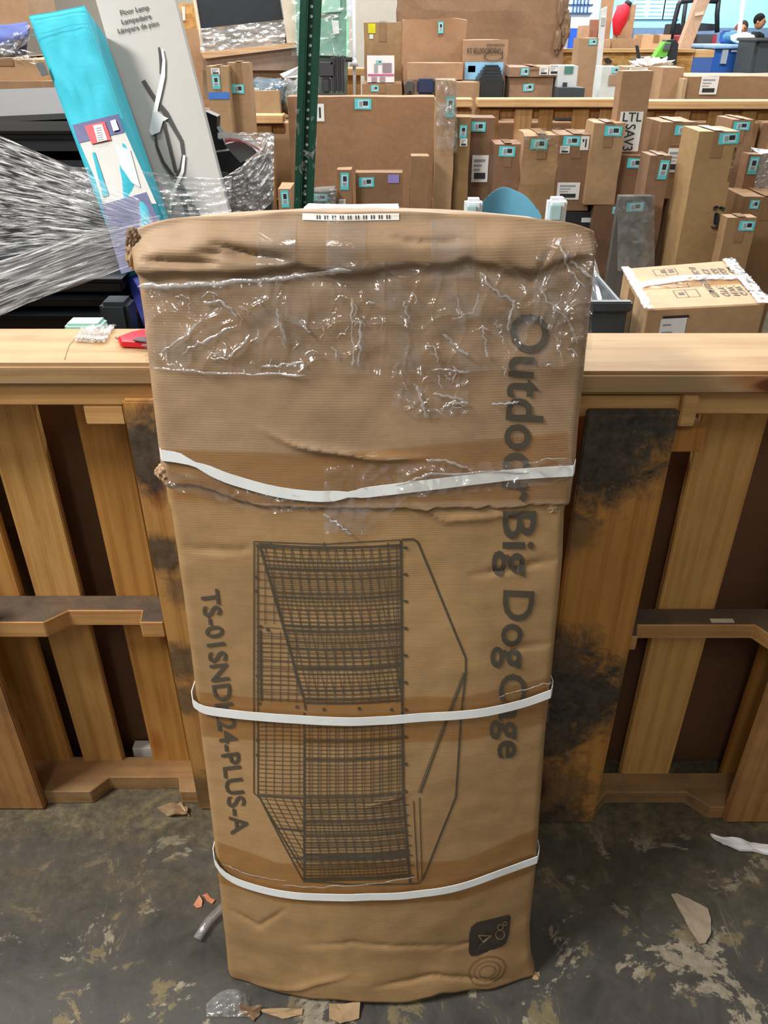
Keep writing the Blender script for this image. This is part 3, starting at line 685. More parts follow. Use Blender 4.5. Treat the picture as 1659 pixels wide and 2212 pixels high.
tag(wbox('teal_pad', tp.x-.032, tp.x+.033, 1.375, 1.42, .98, at(186, 695, 1.39).z, plain('9fc9bc', .7), None, .005), 'pale teal foam pad sticking up behind the left rail', 'pad')
def litter(name, pts, m, label, cat, th=.003, amp=.003, seed=0, group=None):
    P = [atz(x, y, .006) for x, y in pts]; o = scrap(name, P, m, None, th, amp, seed); c = sum(P, Vector())/len(P); c.z = 0
    for v in o.data.vertices: v.co -= c
    zm = min(v.co.z for v in o.data.vertices)
    for v in o.data.vertices: v.co.z -= zm-.0005
    o.location = c; return tag(o, label, cat, group)
litter('cardboard_scrap', [(1450, 1932), (1462, 1929), (1490, 1940), (1530, 1962), (1537, 1985), (1536, 2015), (1525, 2036), (1512, 2037), (1485, 1995)], card('a8957c', 0, .6), 'tan torn scrap of cardboard lying alone on the dark floor right of the carton', 'scrap', .003, .002, 3)
litter('paper_strip', [(1535, 1805), (1560, 1808), (1600, 1817), (1640, 1825), (1700, 1840), (1700, 1862), (1650, 1845), (1600, 1836), (1560, 1826)], plain('e4e2e4', .7), 'white crumpled paper strip on the floor at the right edge', 'paper', .006, .005, 5)
litter('leaf', [(418, 1953), (430, 1932), (438, 1945), (436, 1956), (424, 1960)], plain('c98a68', .8), 'orange leaf fragment, left of a pair near the foot of the carton', 'leaf', .002, .003, 6)
litter('leaf', [(437, 1932), (446, 1926), (456, 1938), (464, 1942), (458, 1950), (448, 1945)], plain('c07a58', .8), 'orange leaf fragment, right of a pair near the foot of the carton', 'leaf', .002, .003, 7)
litter('cardboard_scrap', [(340, 1748), (362, 1738), (390, 1732), (408, 1750), (404, 1762), (370, 1764), (352, 1757)], card('a08058', 0, .8), 'torn brown cardboard scrap in the dust under the left pallet', 'scrap', .003, .008, 8)
litter('paper_bit', [(1530, 1322-0), (1545, 1320), (1578, 1332), (1580, 1338), (1548, 1334)], plain('c7b9a2'), 'x', 'x') if 0 else None
p = at(1555, 1325, 1.20); tag(wbox('paper_bit', p.x-.02, p.x+.025, 1.185, 1.195, .5225, .5255, plain('cfc0a8'), None, .0005), 'small pale paper bit on the middle stringer of the right pallet', 'paper')
rodp = [atz(426, 2028, .010), atz(450, 1990, .012), atz(478, 1962, .014), atz(500, 1940, .015)]
tag(tube('plastic_strip', rodp, .009, film('greyfilm', .35, .7, nsc=20, white=.5, rough=.2), None, 8), 'grey translucent plastic strip on the floor left of the tall carton', 'strip')
P0 = atz(400, 1745, .001)
tag(tube('wood_splinter', [atz(388, 1734, .003), atz(398, 1748, .012), atz(410, 1764, .002)], .0016, plain('c9b08a'), None, 5), 'thin pale wood splinter on the dust beside the left pallet', 'splinter')
p = at(325, 1645, 1.315); tag(wbox('paper_bit', p.x-.03, p.x+.05, 1.30, 1.325, .0, .045, plain('d8d4cc'), None, .001), 'white paper bit behind the bottom stringer of the left pallet', 'paper')
# ---------------- generic cartons ----------------
CC = ['a98257', 'a07a50', 'b38c60', '9b744c', 'ad8860']
TEAL = plain('58c4cc', .4, 0, .05); PALE = plain('b9d4dc', .5, 0, .05); DARK = plain('2a3033', .5); WHT = plain('dcdcda', .5, 0, .04); GREYP = plain('8d949a', .5)
def quad_on(root, name, m, x0, x1, z0, z1, y=-.0015, mats=None, extra=(), rot=0):
    """thin sticker on the local front face of a carton (local x,z), with printed patches; extra = [(x0,x1,z0,z1,matindex)] in 0..1 sticker space"""
    vs, fs, mi = [], [], []; cx, cz = (x0+x1)/2, (z0+z1)/2
    def add(a, b, c, d, yy, i, th=.0008):
        o_ = len(vs)
        for y_ in (yy, yy+th):
            for (p, q) in ((a, c), (b, c), (b, d), (a, d)):
                dx, dz = p-cx, q-cz; vs.append((cx+dx*math.cos(rot)-dz*math.sin(rot), y_, cz+dx*math.sin(rot)+dz*math.cos(rot)))
        for f in ((0, 1, 2, 3), (4, 5, 6, 7), (0, 1, 5, 4), (1, 2, 6, 5), (2, 3, 7, 6), (3, 0, 4, 7)): fs.append(tuple(o_+k for k in f)); mi.append(i)
    add(x0, x1, z0, z1, y, 0)
    for n_, (a, b, c, d, i) in enumerate(extra): add(x0+(x1-x0)*a, x0+(x1-x0)*b, z0+(z1-z0)*c, z0+(z1-z0)*d, y-.0006*(1+(n_ > 0)), i, .0005)
    return mesh(name, vs, fs, mats or [m], root, local=True, mi=mi)
LABX = [(.2, .86, .14, .86, 1), (.27, .46, .26, .74, 2), (.50, .80, .36, .78, 3)]
LABV = [(.14, .86, .2, .86, 1), (.26, .74, .24, .44, 2), (.30, .74, .50, .80, 3)]
WLAB = [(.1, .8, .75, .85, 1), (.1, .6, .6, .66, 1), (.15, .85, .12, .35, 2), (.1, .5, .45, .5, 1)]
BAR = [(.55, .72, .2, .8, 1), (.2, .4, .6, .8, 1)]
def carton(label, x0, x1, yt, Y, dep=.2, yb=None, z0=None, color=None, labs=(), group=None, lean=0, roll=0, crump=.004, cat='box', name='cardboard_box', tape=True, m=None, yaw=0, label_name='barcode_sticker'):
    """carton whose front top edge shows at photo row yt between x0..x1 when its face stands at distance Y"""
    A_, B_ = at(x0, yt, Y), at(x1, yt, Y); Wd = B_.x-A_.x; zt = A_.z
    if z0 is None: z0 = at((x0+x1)/2, yb, Y).z if yb else 0.
    H = zt-z0; cx = (A_.x+B_.x)/2
    tz = math.tan(R(roll)); root = thing(name, label, cat, (cx-H*math.sin(R(roll))*1., Y-H*math.sin(R(lean)), z0), (-R(lean), R(roll), R(yaw)), group)
    color = color or random.choice(CC); mm = m or card(color, 0, .45)
    nx, nyy, nzz = max(2, int(Wd/.05)), max(2, int(dep/.08)), max(3, int(H/.06)); nx = min(nx, 14); nzz = min(nzz, 20)
    bm = bmesh.new(); bmesh.ops.create_cube(bm, size=1)
    bm.transform(Matrix.Diagonal((Wd, dep, H, 1))); bm.transform(Matrix.Translation((0, dep/2, H/2)))
    for ax, cnt, lo, hi in ((0, nx, -Wd/2, Wd/2), (1, nyy, 0, dep), (2, nzz, 0, H)):
        for k in range(1, cnt):
            n = Vector((ax == 0, ax == 1, ax == 2)); 
            bmesh.ops.bisect_plane(bm, geom=bm.verts[:]+bm.edges[:]+bm.faces[:], plane_co=n*(lo+(hi-lo)*k/cnt), plane_no=n)
    sd = random.uniform(0, 99)
    for v in bm.verts:
        d = noise.noise_vector(Vector((v.co.x*7+sd, v.co.y*7, v.co.z*7)))*crump
        d.y *= .4 if v.co.y < .001 else 1
        if v.co.z < .001: d.z = 0
        v.co += d
    bm_obj('carton', bm, mm, root)
    if tape and Wd > .1:
        tw = min(.055, Wd*.3); tm = card('93704a' if color[0] > '9' else color, 0, .2, .3)
        quad_on(root, 'packing_tape', tm, -tw/2, tw/2, H-min(.12, H*.3), H-.002, -.0016-crump*.4)
        o_ = mesh('packing_tape', [(-tw/2, -.002, H+.0035+crump*.3), (tw/2, -.002, H+.0035+crump*.3), (tw/2, dep, H+.0035+crump*.3), (-tw/2, dep, H+.0035+crump*.3)], [(0, 1, 2, 3)], tm, root, local=True)
    for L in labs:
        kind, a, b, c, d = L[:5]; col = L[5] if len(L) > 5 else None
        lx0, lx1 = (a-x0)/(x1-x0)*Wd-Wd/2, (b-x0)/(x1-x0)*Wd-Wd/2
        P1, P2 = at((a+b)/2, c, Y), at((a+b)/2, d, Y); lz1, lz0 = P1.z-z0, P2.z-z0
        sh = (zt-P1.z); yy = -.0022-crump*.5
        if kind == 't': quad_on(root, label_name, None, lx0, lx1, lz0, lz1, yy, [TEAL, PALE, GREYP, DARK], LABX, R(random.uniform(-3, 3)))
        elif kind == 'v': quad_on(root, label_name, None, lx0, lx1, lz0, lz1, yy, [TEAL, PALE, GREYP, DARK], LABV, R(random.uniform(-3, 3)))
        elif kind == 'w': quad_on(root, 'shipping_label', None, lx0, lx1, lz0, lz1, yy, [WHT, GREYP, DARK], WLAB)
        elif kind == 'b': quad_on(root, 'shipping_label', None, lx0, lx1, lz0, lz1, yy, [WHT, DARK], BAR)
        else: quad_on(root, kind, plain(col, .5), lx0, lx1, lz0, lz1, yy-.0005)
    return root
def ctext(root, s, x, z, size, wdt, m, name='printed_text', rot=0, y=-.006, plane='f', off=.02):
    """text on a carton's local front (or top) face; wdt = width along the reading direction"""
    V, Fc = text2d(s, off); vs = []
    for a, b in V:
        px, pz = a*wdt, b*size; X_, Z_ = x+px*math.cos(rot)-pz*math.sin(rot), z+px*math.sin(rot)+pz*math.cos(rot)
        vs.append((X_, y, Z_) if plane == 'f' else (X_, Z_, y))
    return mesh(name, vs, Fc, m, root, local=True)
random.seed(11)
# ---------------- printed carton behind the right rail, with its support ----------------
zc = .832; q4 = [atz(1398, 668, zc), atz(1655, 655, zc), atz(1578, 562, zc), atz(1348, 580, zc)]
def blockbox(label, x0, x1, y0, y1, z1, col, group=None):
    r_ = thing('cardboard_box', label, 'box', ((x0+x1)/2, (y0+y1)/2, 0), group=group); wbox('carton', x0, x1, y0, y1, 0, z1, card(col, 0, .4), r_, .005)
    wbox('packing_tape', (x0+x1)/2-.025, (x0+x1)/2+.025, y0-.001, y1+.001, z1*.7, z1+.0015, card('7b5a38', 0, .2, .3), r_, 0); return r_
sup = blockbox('large plain brown carton behind the right wooden pallet, seen through its gaps', .30, 1.35, 1.30, 1.56, .93, '6f4828')
zs = .55; pcb = thing('printed_carton', 'tan carton with printed shipping marks and stretch film on its top, behind the right rail', 'box', (sum(p.x for p in q4)/4, sum(p.y for p in q4)/4, zs))
TAN = card('bb9566', 0, .35)
o = prism('carton', [(p.x, p.y) for p in q4], zs, zc, TAN, pcb, .004)
for nm, f0, f1, g0, g1 in (('flap_seam', .0, 1, .955, .97),): pass
def topq(a, b): return q4[0].lerp(q4[1], a).lerp(q4[3].lerp(q4[2], a), b)
def top_patch(name, a0, a1, b0, b1, m, h=.0012, n=1):
    vs, fs = grid(n, n, lambda i, j: topq(a0+(a1-a0)*i, b0+(b1-b0)*j)+Vector((0, 0, h))); return mesh(name, vs, fs, m, pcb)
def top_text(s, a0, b0, a1, b1, size, name='shipping_marks'):
    V, Fc = text2d(s, .015); P_, Q_ = topq(a0, b0), topq(a1, b1); e = Q_-P_; n = Vector((-e.y, e.x, 0)).normalized()*size
    mesh(name, [P_+e*t+n*h+Vector((0, 0, .0014)) for t, h in V], Fc, INK, pcb)
for s_, a_ in (('ITEM NO. SINOTEC-03', .60), ('QTY:         PCS', .70), ('N.W.         KGS', .78), ('G.W.         KGS', .85), ('MEAS:        CM', .93)):
    top_text(s_, a_, .18, a_-.03, .9 if s_[0] == 'I' else .82, -.020)
def top_frame(a0, a1, b0, b1):
    for p, q in (((a0, b0), (a1, b0)), ((a1, b0), (a1, b1)), ((a1, b1), (a0, b1)), ((a0, b1), (a0, b0)), (((a0+a1)/2, b0), ((a0+a1)/2, b1))):
        P_, Q_ = topq(*p), topq(*q); d = (Q_-P_).normalized()*.0012; n = Vector((-d.y, d.x, 0))
        vs = [P_+n, Q_+n, Q_-n, P_-n]; mesh('handling_symbol', [v+Vector((0, 0, .0014)) for v in vs], [(0, 1, 2, 3)], INK, pcb)
top_frame(.30, .50, .2, .36); top_frame(.27, .46, .42, .58); top_frame(.24, .44, .74, .90)
for (a_, b_) in ((.30, .80), (.37, .80)):
    top_patch('handling_symbol', a_, a_+.05, b_, b_+.03, INK); top_patch('handling_symbol', a_+.0, a_+.05, b_+.05, b_+.07, INK)
top_patch('handling_symbol', .33, .38, .26, .31, INK)
top_patch('packing_tape', .0, 1.0, .42, .58, film('tan_tape', .1, .3, nsc=14, white=.4, rough=.1, tint=(.85, .72, .5, 1)), .0022, 12)
FW = film('white_edge_film', .08, .85, (1, 1, 1), 40, white=.8, rough=.1, bump=.8, lo=.35, hi=.6)
def edge_film(p, q, r, seed):
    vs, fs = grid(40, 5, lambda i, j: p.lerp(q, i)+Vector((r*(j-.5)*1.6, 0, .004+r*.5*abs(nz(i*20, j*3+seed, 2)))))
    mesh('stretch_film', vs, fs, FW, pcb, smooth=True)
edge_film(topq(.01, -.02), topq(.01, 1.0), .018, 1); edge_film(topq(.985, -.02), topq(.97, 1.0), .026, 4)
vs, fs = grid(40, 5, lambda i, j: topq(i, .50+.10*math.sin(i*3)+.12*(j-.5))+Vector((0, 0, .004+.008*abs(nz(i*14, j*3, 8))))); mesh('stretch_film', vs, fs, FW, pcb, smooth=True)
def face2(p, q, f0, f1, zlo, zhi, m, name, off=.0015):
    a_, b_ = p.lerp(q, f0), p.lerp(q, f1); n = Vector((q.y-p.y, -(q.x-p.x), 0)).normalized()*off
    mesh(name, [Vector((a_.x, a_.y, zlo))+n, Vector((b_.x, b_.y, zlo))+n, Vector((b_.x, b_.y, zhi))+n, Vector((a_.x, a_.y, zhi))+n], [(0, 1, 2, 3)], m, pcb)
face2(q4[0], q4[1], .13, .35, zs+.10, zc-.03, plain('dfe2e4', .5, 0, .04), 'packing_slip')
for k in range(5): face2(q4[0], q4[1], .15, .22+.02*(k % 3), zc-.05-.022*k, zc-.046-.022*k, GREYP, 'slip_print', .0022)
face2(q4[0], q4[1], .14, .36, zc-.028, zc-.022, DARK, 'torn_edge', .002)
face2(q4[3], q4[0], .33, .55, zs, zc-.02, card('8b6840', 0, .2, .35), 'packing_tape')
blockbox('brown carton under the printed carton, lowest behind the right rail', q4[0].x-.03, q4[2].x+.05, q4[1].y-.02, q4[2].y, zs-.004, '9b744c')
# fit the support's height to the printed carton's foot
bb = bpy.data.objects[-1] if 0 else None
# grey tote and its liner
tot = thing('grey_tote', 'dark grey plastic tote draped with clear plastic, left of the printed carton', 'tote', (.56, 2.5, 0))
TOT = plain('4a5256', .45)
tx0, tx1 = at(1215, 640, 2.35).x, at(1338, 640, 2.35).x
ztt = at(1300, 590, 2.55).z
for nm, bx in (('side_wall', (tx0, tx1, 2.25, 2.265)), ('side_wall', (tx0, tx1, 2.70, 2.715)), ('side_wall', (tx0, tx0+.015, 2.265, 2.70)), ('side_wall', (tx1-.015, tx1, 2.265, 2.70))):
    wbox(nm, *bx, 0, ztt-.02, TOT, tot, .003)
wbox('rim', tx0-.01, tx1+.008, 2.70, 2.725, ztt-.03, ztt, TOT, tot, .004); wbox('rim', tx0-.01, tx1+.008, 2.235, 2.262, ztt-.03, ztt, TOT, tot, .004)
wbox('base', tx0, tx1, 2.25, 2.71, 0, .02, TOT, tot, .003)
vs, fs = grid(30, 20, lambda i, j: Vector((tx0+(tx1-tx0)*i, 2.24-.012*j+.45*(1-j)**2, ztt+.012-.30*j+.02*nz(i*5, j*5, 1))))
mesh('plastic_liner', vs, fs, film('liner', .25, .6, nsc=7, white=.55, rough=.15, tint=(.85, .9, .92, 1), bump=.5), tot, smooth=True)
# white posts with the blue cloth bag
wf = thing('laundry_cart', 'blue cloth slung between two white plastic posts just behind the tall carton', 'cart', (.30, 2.0, 0))
WP = plain('dfe6ea', .35, 0, .04)
for (xa, xb, yt) in ((1006, 1044, 431), (1187, 1228, 429)):
    a_, b_ = at(xa, yt, 2.0), at(xb, yt, 2.0); wbox('post', a_.x, b_.x, 2.0, 2.04, 0, a_.z, WP, wf, .008)
    wbox('post_clip', a_.x+(.004), b_.x-.014, 1.992, 2.001, a_.z-.05, a_.z-.012, plain('a8c9cb', .4), wf, .003)
pts = []
def cloth(i, j):
    x = 1040+132*i; top = 410 if .2 < i < .75 else 0
    yy = 470-55*max(0, 1-((i-.44)/.56)**2)**.8
    p = at(x, yy, 2.02); k = j; return Vector((p.x, 2.02+.05*math.sin(math.pi*k)*(.3+math.sin(math.pi*i)), p.z-.5*abs(2*k-1)**2+(.004*nz(i*4, j*4))))
vs, fs = grid(30, 30, cloth); mesh('cloth_bag', vs, fs, plain('5a96b0', .85), wf, smooth=True)
# ---------------- left: pile behind the rail ----------------
BLK = plain('1d2025', .38, 0, .15, .5)
Yc = 1.72
def wpt(px, py, Y): p = at(px, py, Y); return p
cb = thing('black_cabinet', 'black cabinet with brushed metal top edge under stretch film, behind the left rail', 'cabinet', (-1.2, 2.0, 0))
zb = at(150, 285, 2.05).z; xr_ = at(330, 560, 1.95).x
wbox('body', -2.3, xr_, 2.06, 2.6, .0, zb-.002, BLK, cb, .006)
for k, py in enumerate((300, 318, 420, 470, 530, 575)): z_ = at(150, py, 2.05).z; wbox('drawer_front', -2.28, xr_-.02, 2.046, 2.064, z_-.05, z_-.004, BLK, cb, .004)
STEEL = plain('454546', .6, .0, .06, .25); z1_ = at(60, 262, 2.04).z; z2_ = at(60, 286, 2.04).z
wbox('metal_lip', -2.3, at(262, 265, 2.0).x, 2.03, 2.6, z2_, z1_, STEEL, cb, .004)
vs = [wpt(-150, 258, 2.04), wpt(240, 240, 2.04), wpt(225, 185, 2.5), wpt(-150, 198, 2.5)]
mesh('metal_top', vs+[v-Vector((0, 0, .012)) for v in vs], [(0, 1, 2, 3), (4, 5, 6, 7), (0, 1, 5, 4), (1, 2, 6, 5), (2, 3, 7, 6), (3, 0, 4, 7)], STEEL, cb)
wbox('screw', -1.0, -.99, 2.02, 2.03, z2_+.03, z2_+.04, WHT, cb, .003)
for k, (py, Y_, h) in enumerate(((600, 1.62, .030), (640, 1.62, .022), (672, 1.62, .04))):
    p = at(0, py, Y_); pr = at(295, py, Y_)
    pr = at(262, py, Y_); tr = thing('black_tray', ['black ribbed plastic tray, topmost of three behind the left rail', 'black ribbed plastic tray, middle of three behind the left rail', 'black ribbed plastic tray, lowest of three behind the left rail'][k], 'tray', (p.x, Y_+.1, p.z-h), group='black plastic trays stacked behind the left rail')
    wbox('tray_body', -1.6, pr.x, Y_, Y_+.3, p.z-h, p.z-.006, BLK, tr, .005)
    wbox('tray_lip', -1.6, pr.x+.006, Y_-.012-.008*k, Y_+.31, p.z-.006, p.z, BLK, tr, .003)
    if k == 2: wbox('tray_foot', -1.55, -.80, Y_+.02, Y_+.28, 0, p.z-h, BLK, tr, .004)
p = at(268, 600, 1.70); tag(wbox('black_block', p.x, at(345, 600, 1.70).x-.02, 1.515, 1.575, .0, p.z, BLK, None, .008), 'upright black plastic block between the trays and the tall carton', 'block')
blockbox('large brown carton wrapped in film directly behind the left wooden pallet', -1.35, -.15, 1.33, 1.43, .93, '65401f')
# leaning packs: front given by image corners at two distances
def slab(name, parent, tl, tr_, br, bl, Yt, Yb, th, m, nu=12, nv=30, puff=0., rnd=0., amp=.0, yr=0.):
    a, b, c, d = at(*tl, Yt), at(*tr_, Yt+yr), at(*br, Yb+yr), at(*bl, Yb)
    n = (b-a).cross(d-a).normalized()
    if n.y > 0: n = -n
    back = -n*th; vs, fs = [], []
    def f(i, j, s):
        q = a.lerp(b, i).lerp(d.lerp(c, i), j); e = (1-(2*i-1)**8)*(1-(2*j-1)**10)
        return q+n*(puff*e*(1 if s == 0 else 0)+amp*nz(i*5, j*9, s+3)*e)+(back if s else Vector())
    for s in (0, 1):
        g, ff = grid(nu, nv, lambda i, j: f(i, j, s)); o_ = len(vs); vs += g; fs += [tuple(k+o_ for k in q) for q in ff]
    N = (nu+1)*(nv+1); rim = [i for i in range(nu+1)]+[j*(nu+1)+nu for j in range(1, nv+1)]+[nv*(nu+1)+i for i in range(nu-1, -1, -1)]+[j*(nu+1) for j in range(nv-1, 0, -1)]
    for k in range(len(rim)): p_, q_ = rim[k], rim[(k+1) % len(rim)]; fs.append((p_, q_, q_+N, p_+N))
    o = mesh(name, vs, fs, m, parent, smooth=False)
    return (a, b, c, d, n)
def on_slab(S, i, j, h=.002): a, b, c, d, n = S; return a.lerp(b, i).lerp(d.lerp(c, i), j)+n*h
def slab_poly(S, name, pts, m, parent, h=.002):
    vs = [on_slab(S, i, j, h) for i, j in pts]; n = len(vs); vs2 = [v-S[4]*.0012 for v in vs]
    return mesh(name, vs+vs2, [tuple(range(n)), tuple(range(n, 2*n))]+[(k, (k+1) % n, n+(k+1) % n, n+k) for k in range(n)], m, parent)
def px_on(S, x, y, h=.002):      # photo pixel to the slab plane
    a, b, c, d, n = S; r = ray(x, y); t = (a+n*h-CAM).dot(n)/r.dot(n); return CAM+r*t
def px_poly(S, name, pts, m, parent, h=.002):
    vs = [px_on(S, *p, h) for p in pts]; n = len(vs); vs2 = [v-S[4]*.001 for v in vs]
    return mesh(name, vs+vs2, [tuple(range(n)), tuple(range(n, 2*n))]+[(k, (k+1) % n, n+(k+1) % n, n+k) for k in range(n)], m, parent)
def px_text(S, s, p0, p1, size, m, parent, h=.003, off=.015, name='printed_text'):
    V, Fc = text2d(s, off); (x0, y0), (x1, y1) = p0, p1; L = math.hypot(x1-x0, y1-y0); nx, ny = (y1-y0)/L, -(x1-x0)/L
    return mesh(name, [px_on(S, x0+(x1-x0)*t+nx*size*q, y0+(y1-y0)*t+ny*size*q, h) for t, q in V], Fc, m, parent)
fb = thing('floor_lamp_box', 'tall grey floor lamp box leaning in the left pile', 'box', (-.55, 2.1, 0))
SL = slab('carton', fb, (198, -30), (370, -30), (500, 480), (345, 480), 2.15, 1.86, .06, plain('a5a29e', .5, 0, .03), 4, 10)
a, b, c, d, n = SL; ext = (d-a)*1.15
SLb = [d, c, c+(c-b)*1.1, d+(d-a)*1.1]
mesh('carton_foot', SLb+[v-n*.06 for v in SLb], [(0, 1, 2, 3), (4, 5, 6, 7), (0, 1, 5, 4), (1, 2, 6, 5), (2, 3, 7, 6), (3, 0, 4, 7)], plain('a5a29e', .5, 0, .03), fb)
for s_, p0, p1, z in (('Floor Lamp', (260, 32), (322, 20), 10), ('Lampadaire', (263, 52), (327, 39), 10), ('Lámpara de piso', (255, 72), (343, 54), 10)): px_text(SL, s_, p0, p1, z, DARK, fb, .003, .02)
def ribbon(S, pts, wd, m, parent, name, h=.003):
    L = []; Rr = []
    for k, p in enumerate(pts):
        q0, q1 = pts[max(k-1, 0)], pts[min(k+1, len(pts)-1)]; dx, dy = q1[0]-q0[0], q1[1]-q0[1]; l = math.hypot(dx, dy); w_ = wd[k] if isinstance(wd, (list, tuple)) else wd
        L.append(px_on(S, p[0]-dy/l*w_/2, p[1]+dx/l*w_/2, h)); Rr.append(px_on(S, p[0]+dy/l*w_/2, p[1]-dx/l*w_/2, h))
    vs = [v for pr in zip(L, Rr) for v in pr]; return mesh(name, vs, [(2*k, 2*k+1, 2*k+3, 2*k+2) for k in range(len(pts)-1)], m, parent)
BK = plain('24221f', .5); WK = plain('e0dfdb', .4, 0, .03)
ribbon(SL, [(309, 174), (325, 200), (340, 222), (358, 245), (375, 275), (392, 305), (396, 335), (390, 362), (380, 385)], [9, 9, 10, 12, 9, 8, 7, 5, 4], BK, fb, 'lamp_drawing')
ribbon(SL, [(353, 265), (362, 300), (372, 340), (380, 372)], 7, BK, fb, 'lamp_drawing', .0035)
ribbon(SL, [(335, 288), (338, 315), (352, 350), (372, 378), (395, 410)], [4, 6, 7, 8, 7], BK, fb, 'lamp_drawing', .004)
ribbon(SL, [(343, 102), (346, 118), (347, 140), (346, 160)], [4, 6, 5, 3], BK, fb, 'lamp_drawing', .0045)
ribbon(SL, [(350, 106), (354, 130), (352, 165), (343, 205), (333, 250)], [4, 6, 9, 10, 9], WK, fb, 'lamp_drawing', .005)
ribbon(SL, [(398, 335), (394, 370), (372, 420), (368, 450)], [5, 7, 8, 6], WK, fb, 'lamp_drawing', .0052)
ribbon(SL, [(378, 385), (388, 412), (398, 440), (405, 462)], 8, BK, fb, 'lamp_drawing', .0035)
ribbon(SL, [(392, 400), (405, 425), (420, 450), (432, 470)], 8, BK, fb, 'lamp_drawing', .0037)
px_poly(SL, 'lamp_drawing', [(330, 243), (341, 240), (352, 250), (364, 256), (352, 262), (345, 285), (328, 292), (322, 284), (326, 262)], plain('cdd0d2', .4), fb, .0056)
tb = thing('teal_pack', 'turquoise fabric pack with blue and white paper sleeve leaning beside the floor lamp box', 'pack', (-.8, 1.95, 0))
TQ = plain('2a9fb2', .8, 0, .10)
ST = slab('fabric_case', tb, (62, 36), (182, 12), (372, 560), (272, 600), 2.0, 1.66, .10, TQ, 20, 50, .012, 0, .006)
a, b, c, d, n = ST
ex = [d, c, c+(c-b)*.8, d+(d-a)*.8]; 
mesh('case_foot', ex+[v-n*.08 for v in ex], [(0, 1, 2, 3), (4, 5, 6, 7), (0, 1, 5, 4), (1, 2, 6, 5), (2, 3, 7, 6), (3, 0, 4, 7)], plain('1c2a86', .6), tb)
NAVY = plain('0d1660', .45, 0, .06)
px_poly(ST, 'paper_sleeve', [(172, 308), (270, 285), (338, 440), (222, 440), (205, 385)], plain('aeada9', .5, 0, .03), tb, .018)
px_poly(ST, 'sleeve_band', [(156, 270), (256, 246), (269, 286), (170, 309)], NAVY, tb, .019)
px_poly(ST, 'sleeve_band', [(219, 442), (316, 415), (345, 480), (372, 560), (262, 592)], NAVY, tb, .019)
px_poly(ST, 'red_tag', [(182, 272), (226, 262), (240, 302), (198, 311)], plain('b82030', .5), tb, .021)
px_poly(ST, 'price_sticker', [(201, 271), (220, 268), (232, 302), (211, 307)], plain('e4e2e0', .5, 0, .03), tb, .0225)
for k in range(6): px_poly(ST, 'sticker_print', [(206+k, 276+k*5), (218+k, 274+k*5), (219+k, 276+k*5), (207+k, 278+k*5)], GREYP, tb, .0235)
px_poly(ST, 'price_sticker', [(238, 261), (249, 258), (257, 280), (245, 283)], plain('e4e2e0', .5, 0, .03), tb, .0225)
px_poly(ST, 'cut_out', [(199, 330), (204, 328), (235, 422), (222, 425)], TQ, tb, .0205)
px_poly(ST, 'chair_picture', [(246, 310), (281, 324), (303, 405), (285, 395), (262, 362)], plain('aeb6ba', .5), tb, .0205)
px_poly(ST, 'side_strap', [(76, 137), (94, 135), (105, 160), (90, 164)], plain('2b3238', .6), tb, .0215)
px_text(ST, 'Mainstays', (172, 291), (186, 288), 4, WHT, tb, .0215) if 0 else None
ribbon(ST, [(68, 76), (110, 68), (150, 55), (196, 50)], 1.6, plain('1a8a9c', .8), tb, 'stitched_seam', .0195)
ribbon(ST, [(64, 34), (120, 26), (178, 14)], 2.0, plain('1a8a9c', .8), tb, 'stitched_seam', .013)
# stretch film of the left pile
def lfilm(name, top, bot, Yf_, m, nu, nv, ridge, label=None, seed=0, along=(3, 40)):
    x0, x1 = top[0][0], top[-1][0]
    def f(i, j):
        x = x0+(x1-x0)*i; y0, y1 = interp(top, x), interp(bot, x); y = y0+(y1-y0)*j; Y = Yf_(i, j)
        Y -= ridge*(nz(i*along[0]+seed, j*along[1], seed)+.5*nz(i*along[0]*3, j*along[1]*2.3, seed+5)); return at(x, y, Y)
    vs, fs = grid(nu, nv, f); c = sum(vs[::50], Vector())/len(vs[::50]); c.z = 0
    o = mesh(name, vs, fs, m, None, smooth=True, org=c); uvl = o.data.uv_layers.new(name='UVMap')
    for lp in o.data.loops: k_ = lp.vertex_index; uvl.data[lp.index].uv = ((k_ % (nu+1))/nu, (k_//(nu+1))/nv)
    return o
F1 = film('stretch_a', .03, .95, (5, 34, 1), 1.6, white=.85, rough=.15, tint=(.97, .98, 1, 1), bump=.6, lo=.42, hi=.68, gl=.2, uv=True)  # specular streaks of the film painted as mostly diffuse white noise
F2 = film('stretch_b', .06, .95, (3, 30, 1), 1.6, white=.85, rough=.15, tint=(.97, .98, 1, 1), bump=.6, lo=.36, hi=.66, gl=.2, uv=True)  # broader sheen streaks, likewise painted white into the opacity mask
F3 = film('stretch_c', .10, .70, (1, 1, 1), 16, white=.8, rough=.12, tint=(.96, .97, .99, 1), bump=.9, lo=.42, hi=.75, gl=.5)
tag(lfilm('stretch_film', [(-40, 275), (60, 320), (160, 362), (300, 430), (330, 470)], [(-40, 560), (100, 540), (330, 530)], lambda i, j: 1.80-.22*i, F1, 160, 60, .012, seed=2), 'shiny clear stretch film pulled across the black cabinet, upper fan with long painted sheen streaks', 'stretch film')
tag(lfilm('stretch_film', [(-40, 575), (60, 545), (180, 500), (345, 465)], [(-40, 700), (60, 655), (180, 612), (320, 560)], lambda i, j: 1.60-.06*i, F2, 140, 50, .010, seed=7), 'stretch film fan with painted white sheen, lower sweep down to the left rail over the black trays', 'stretch film')
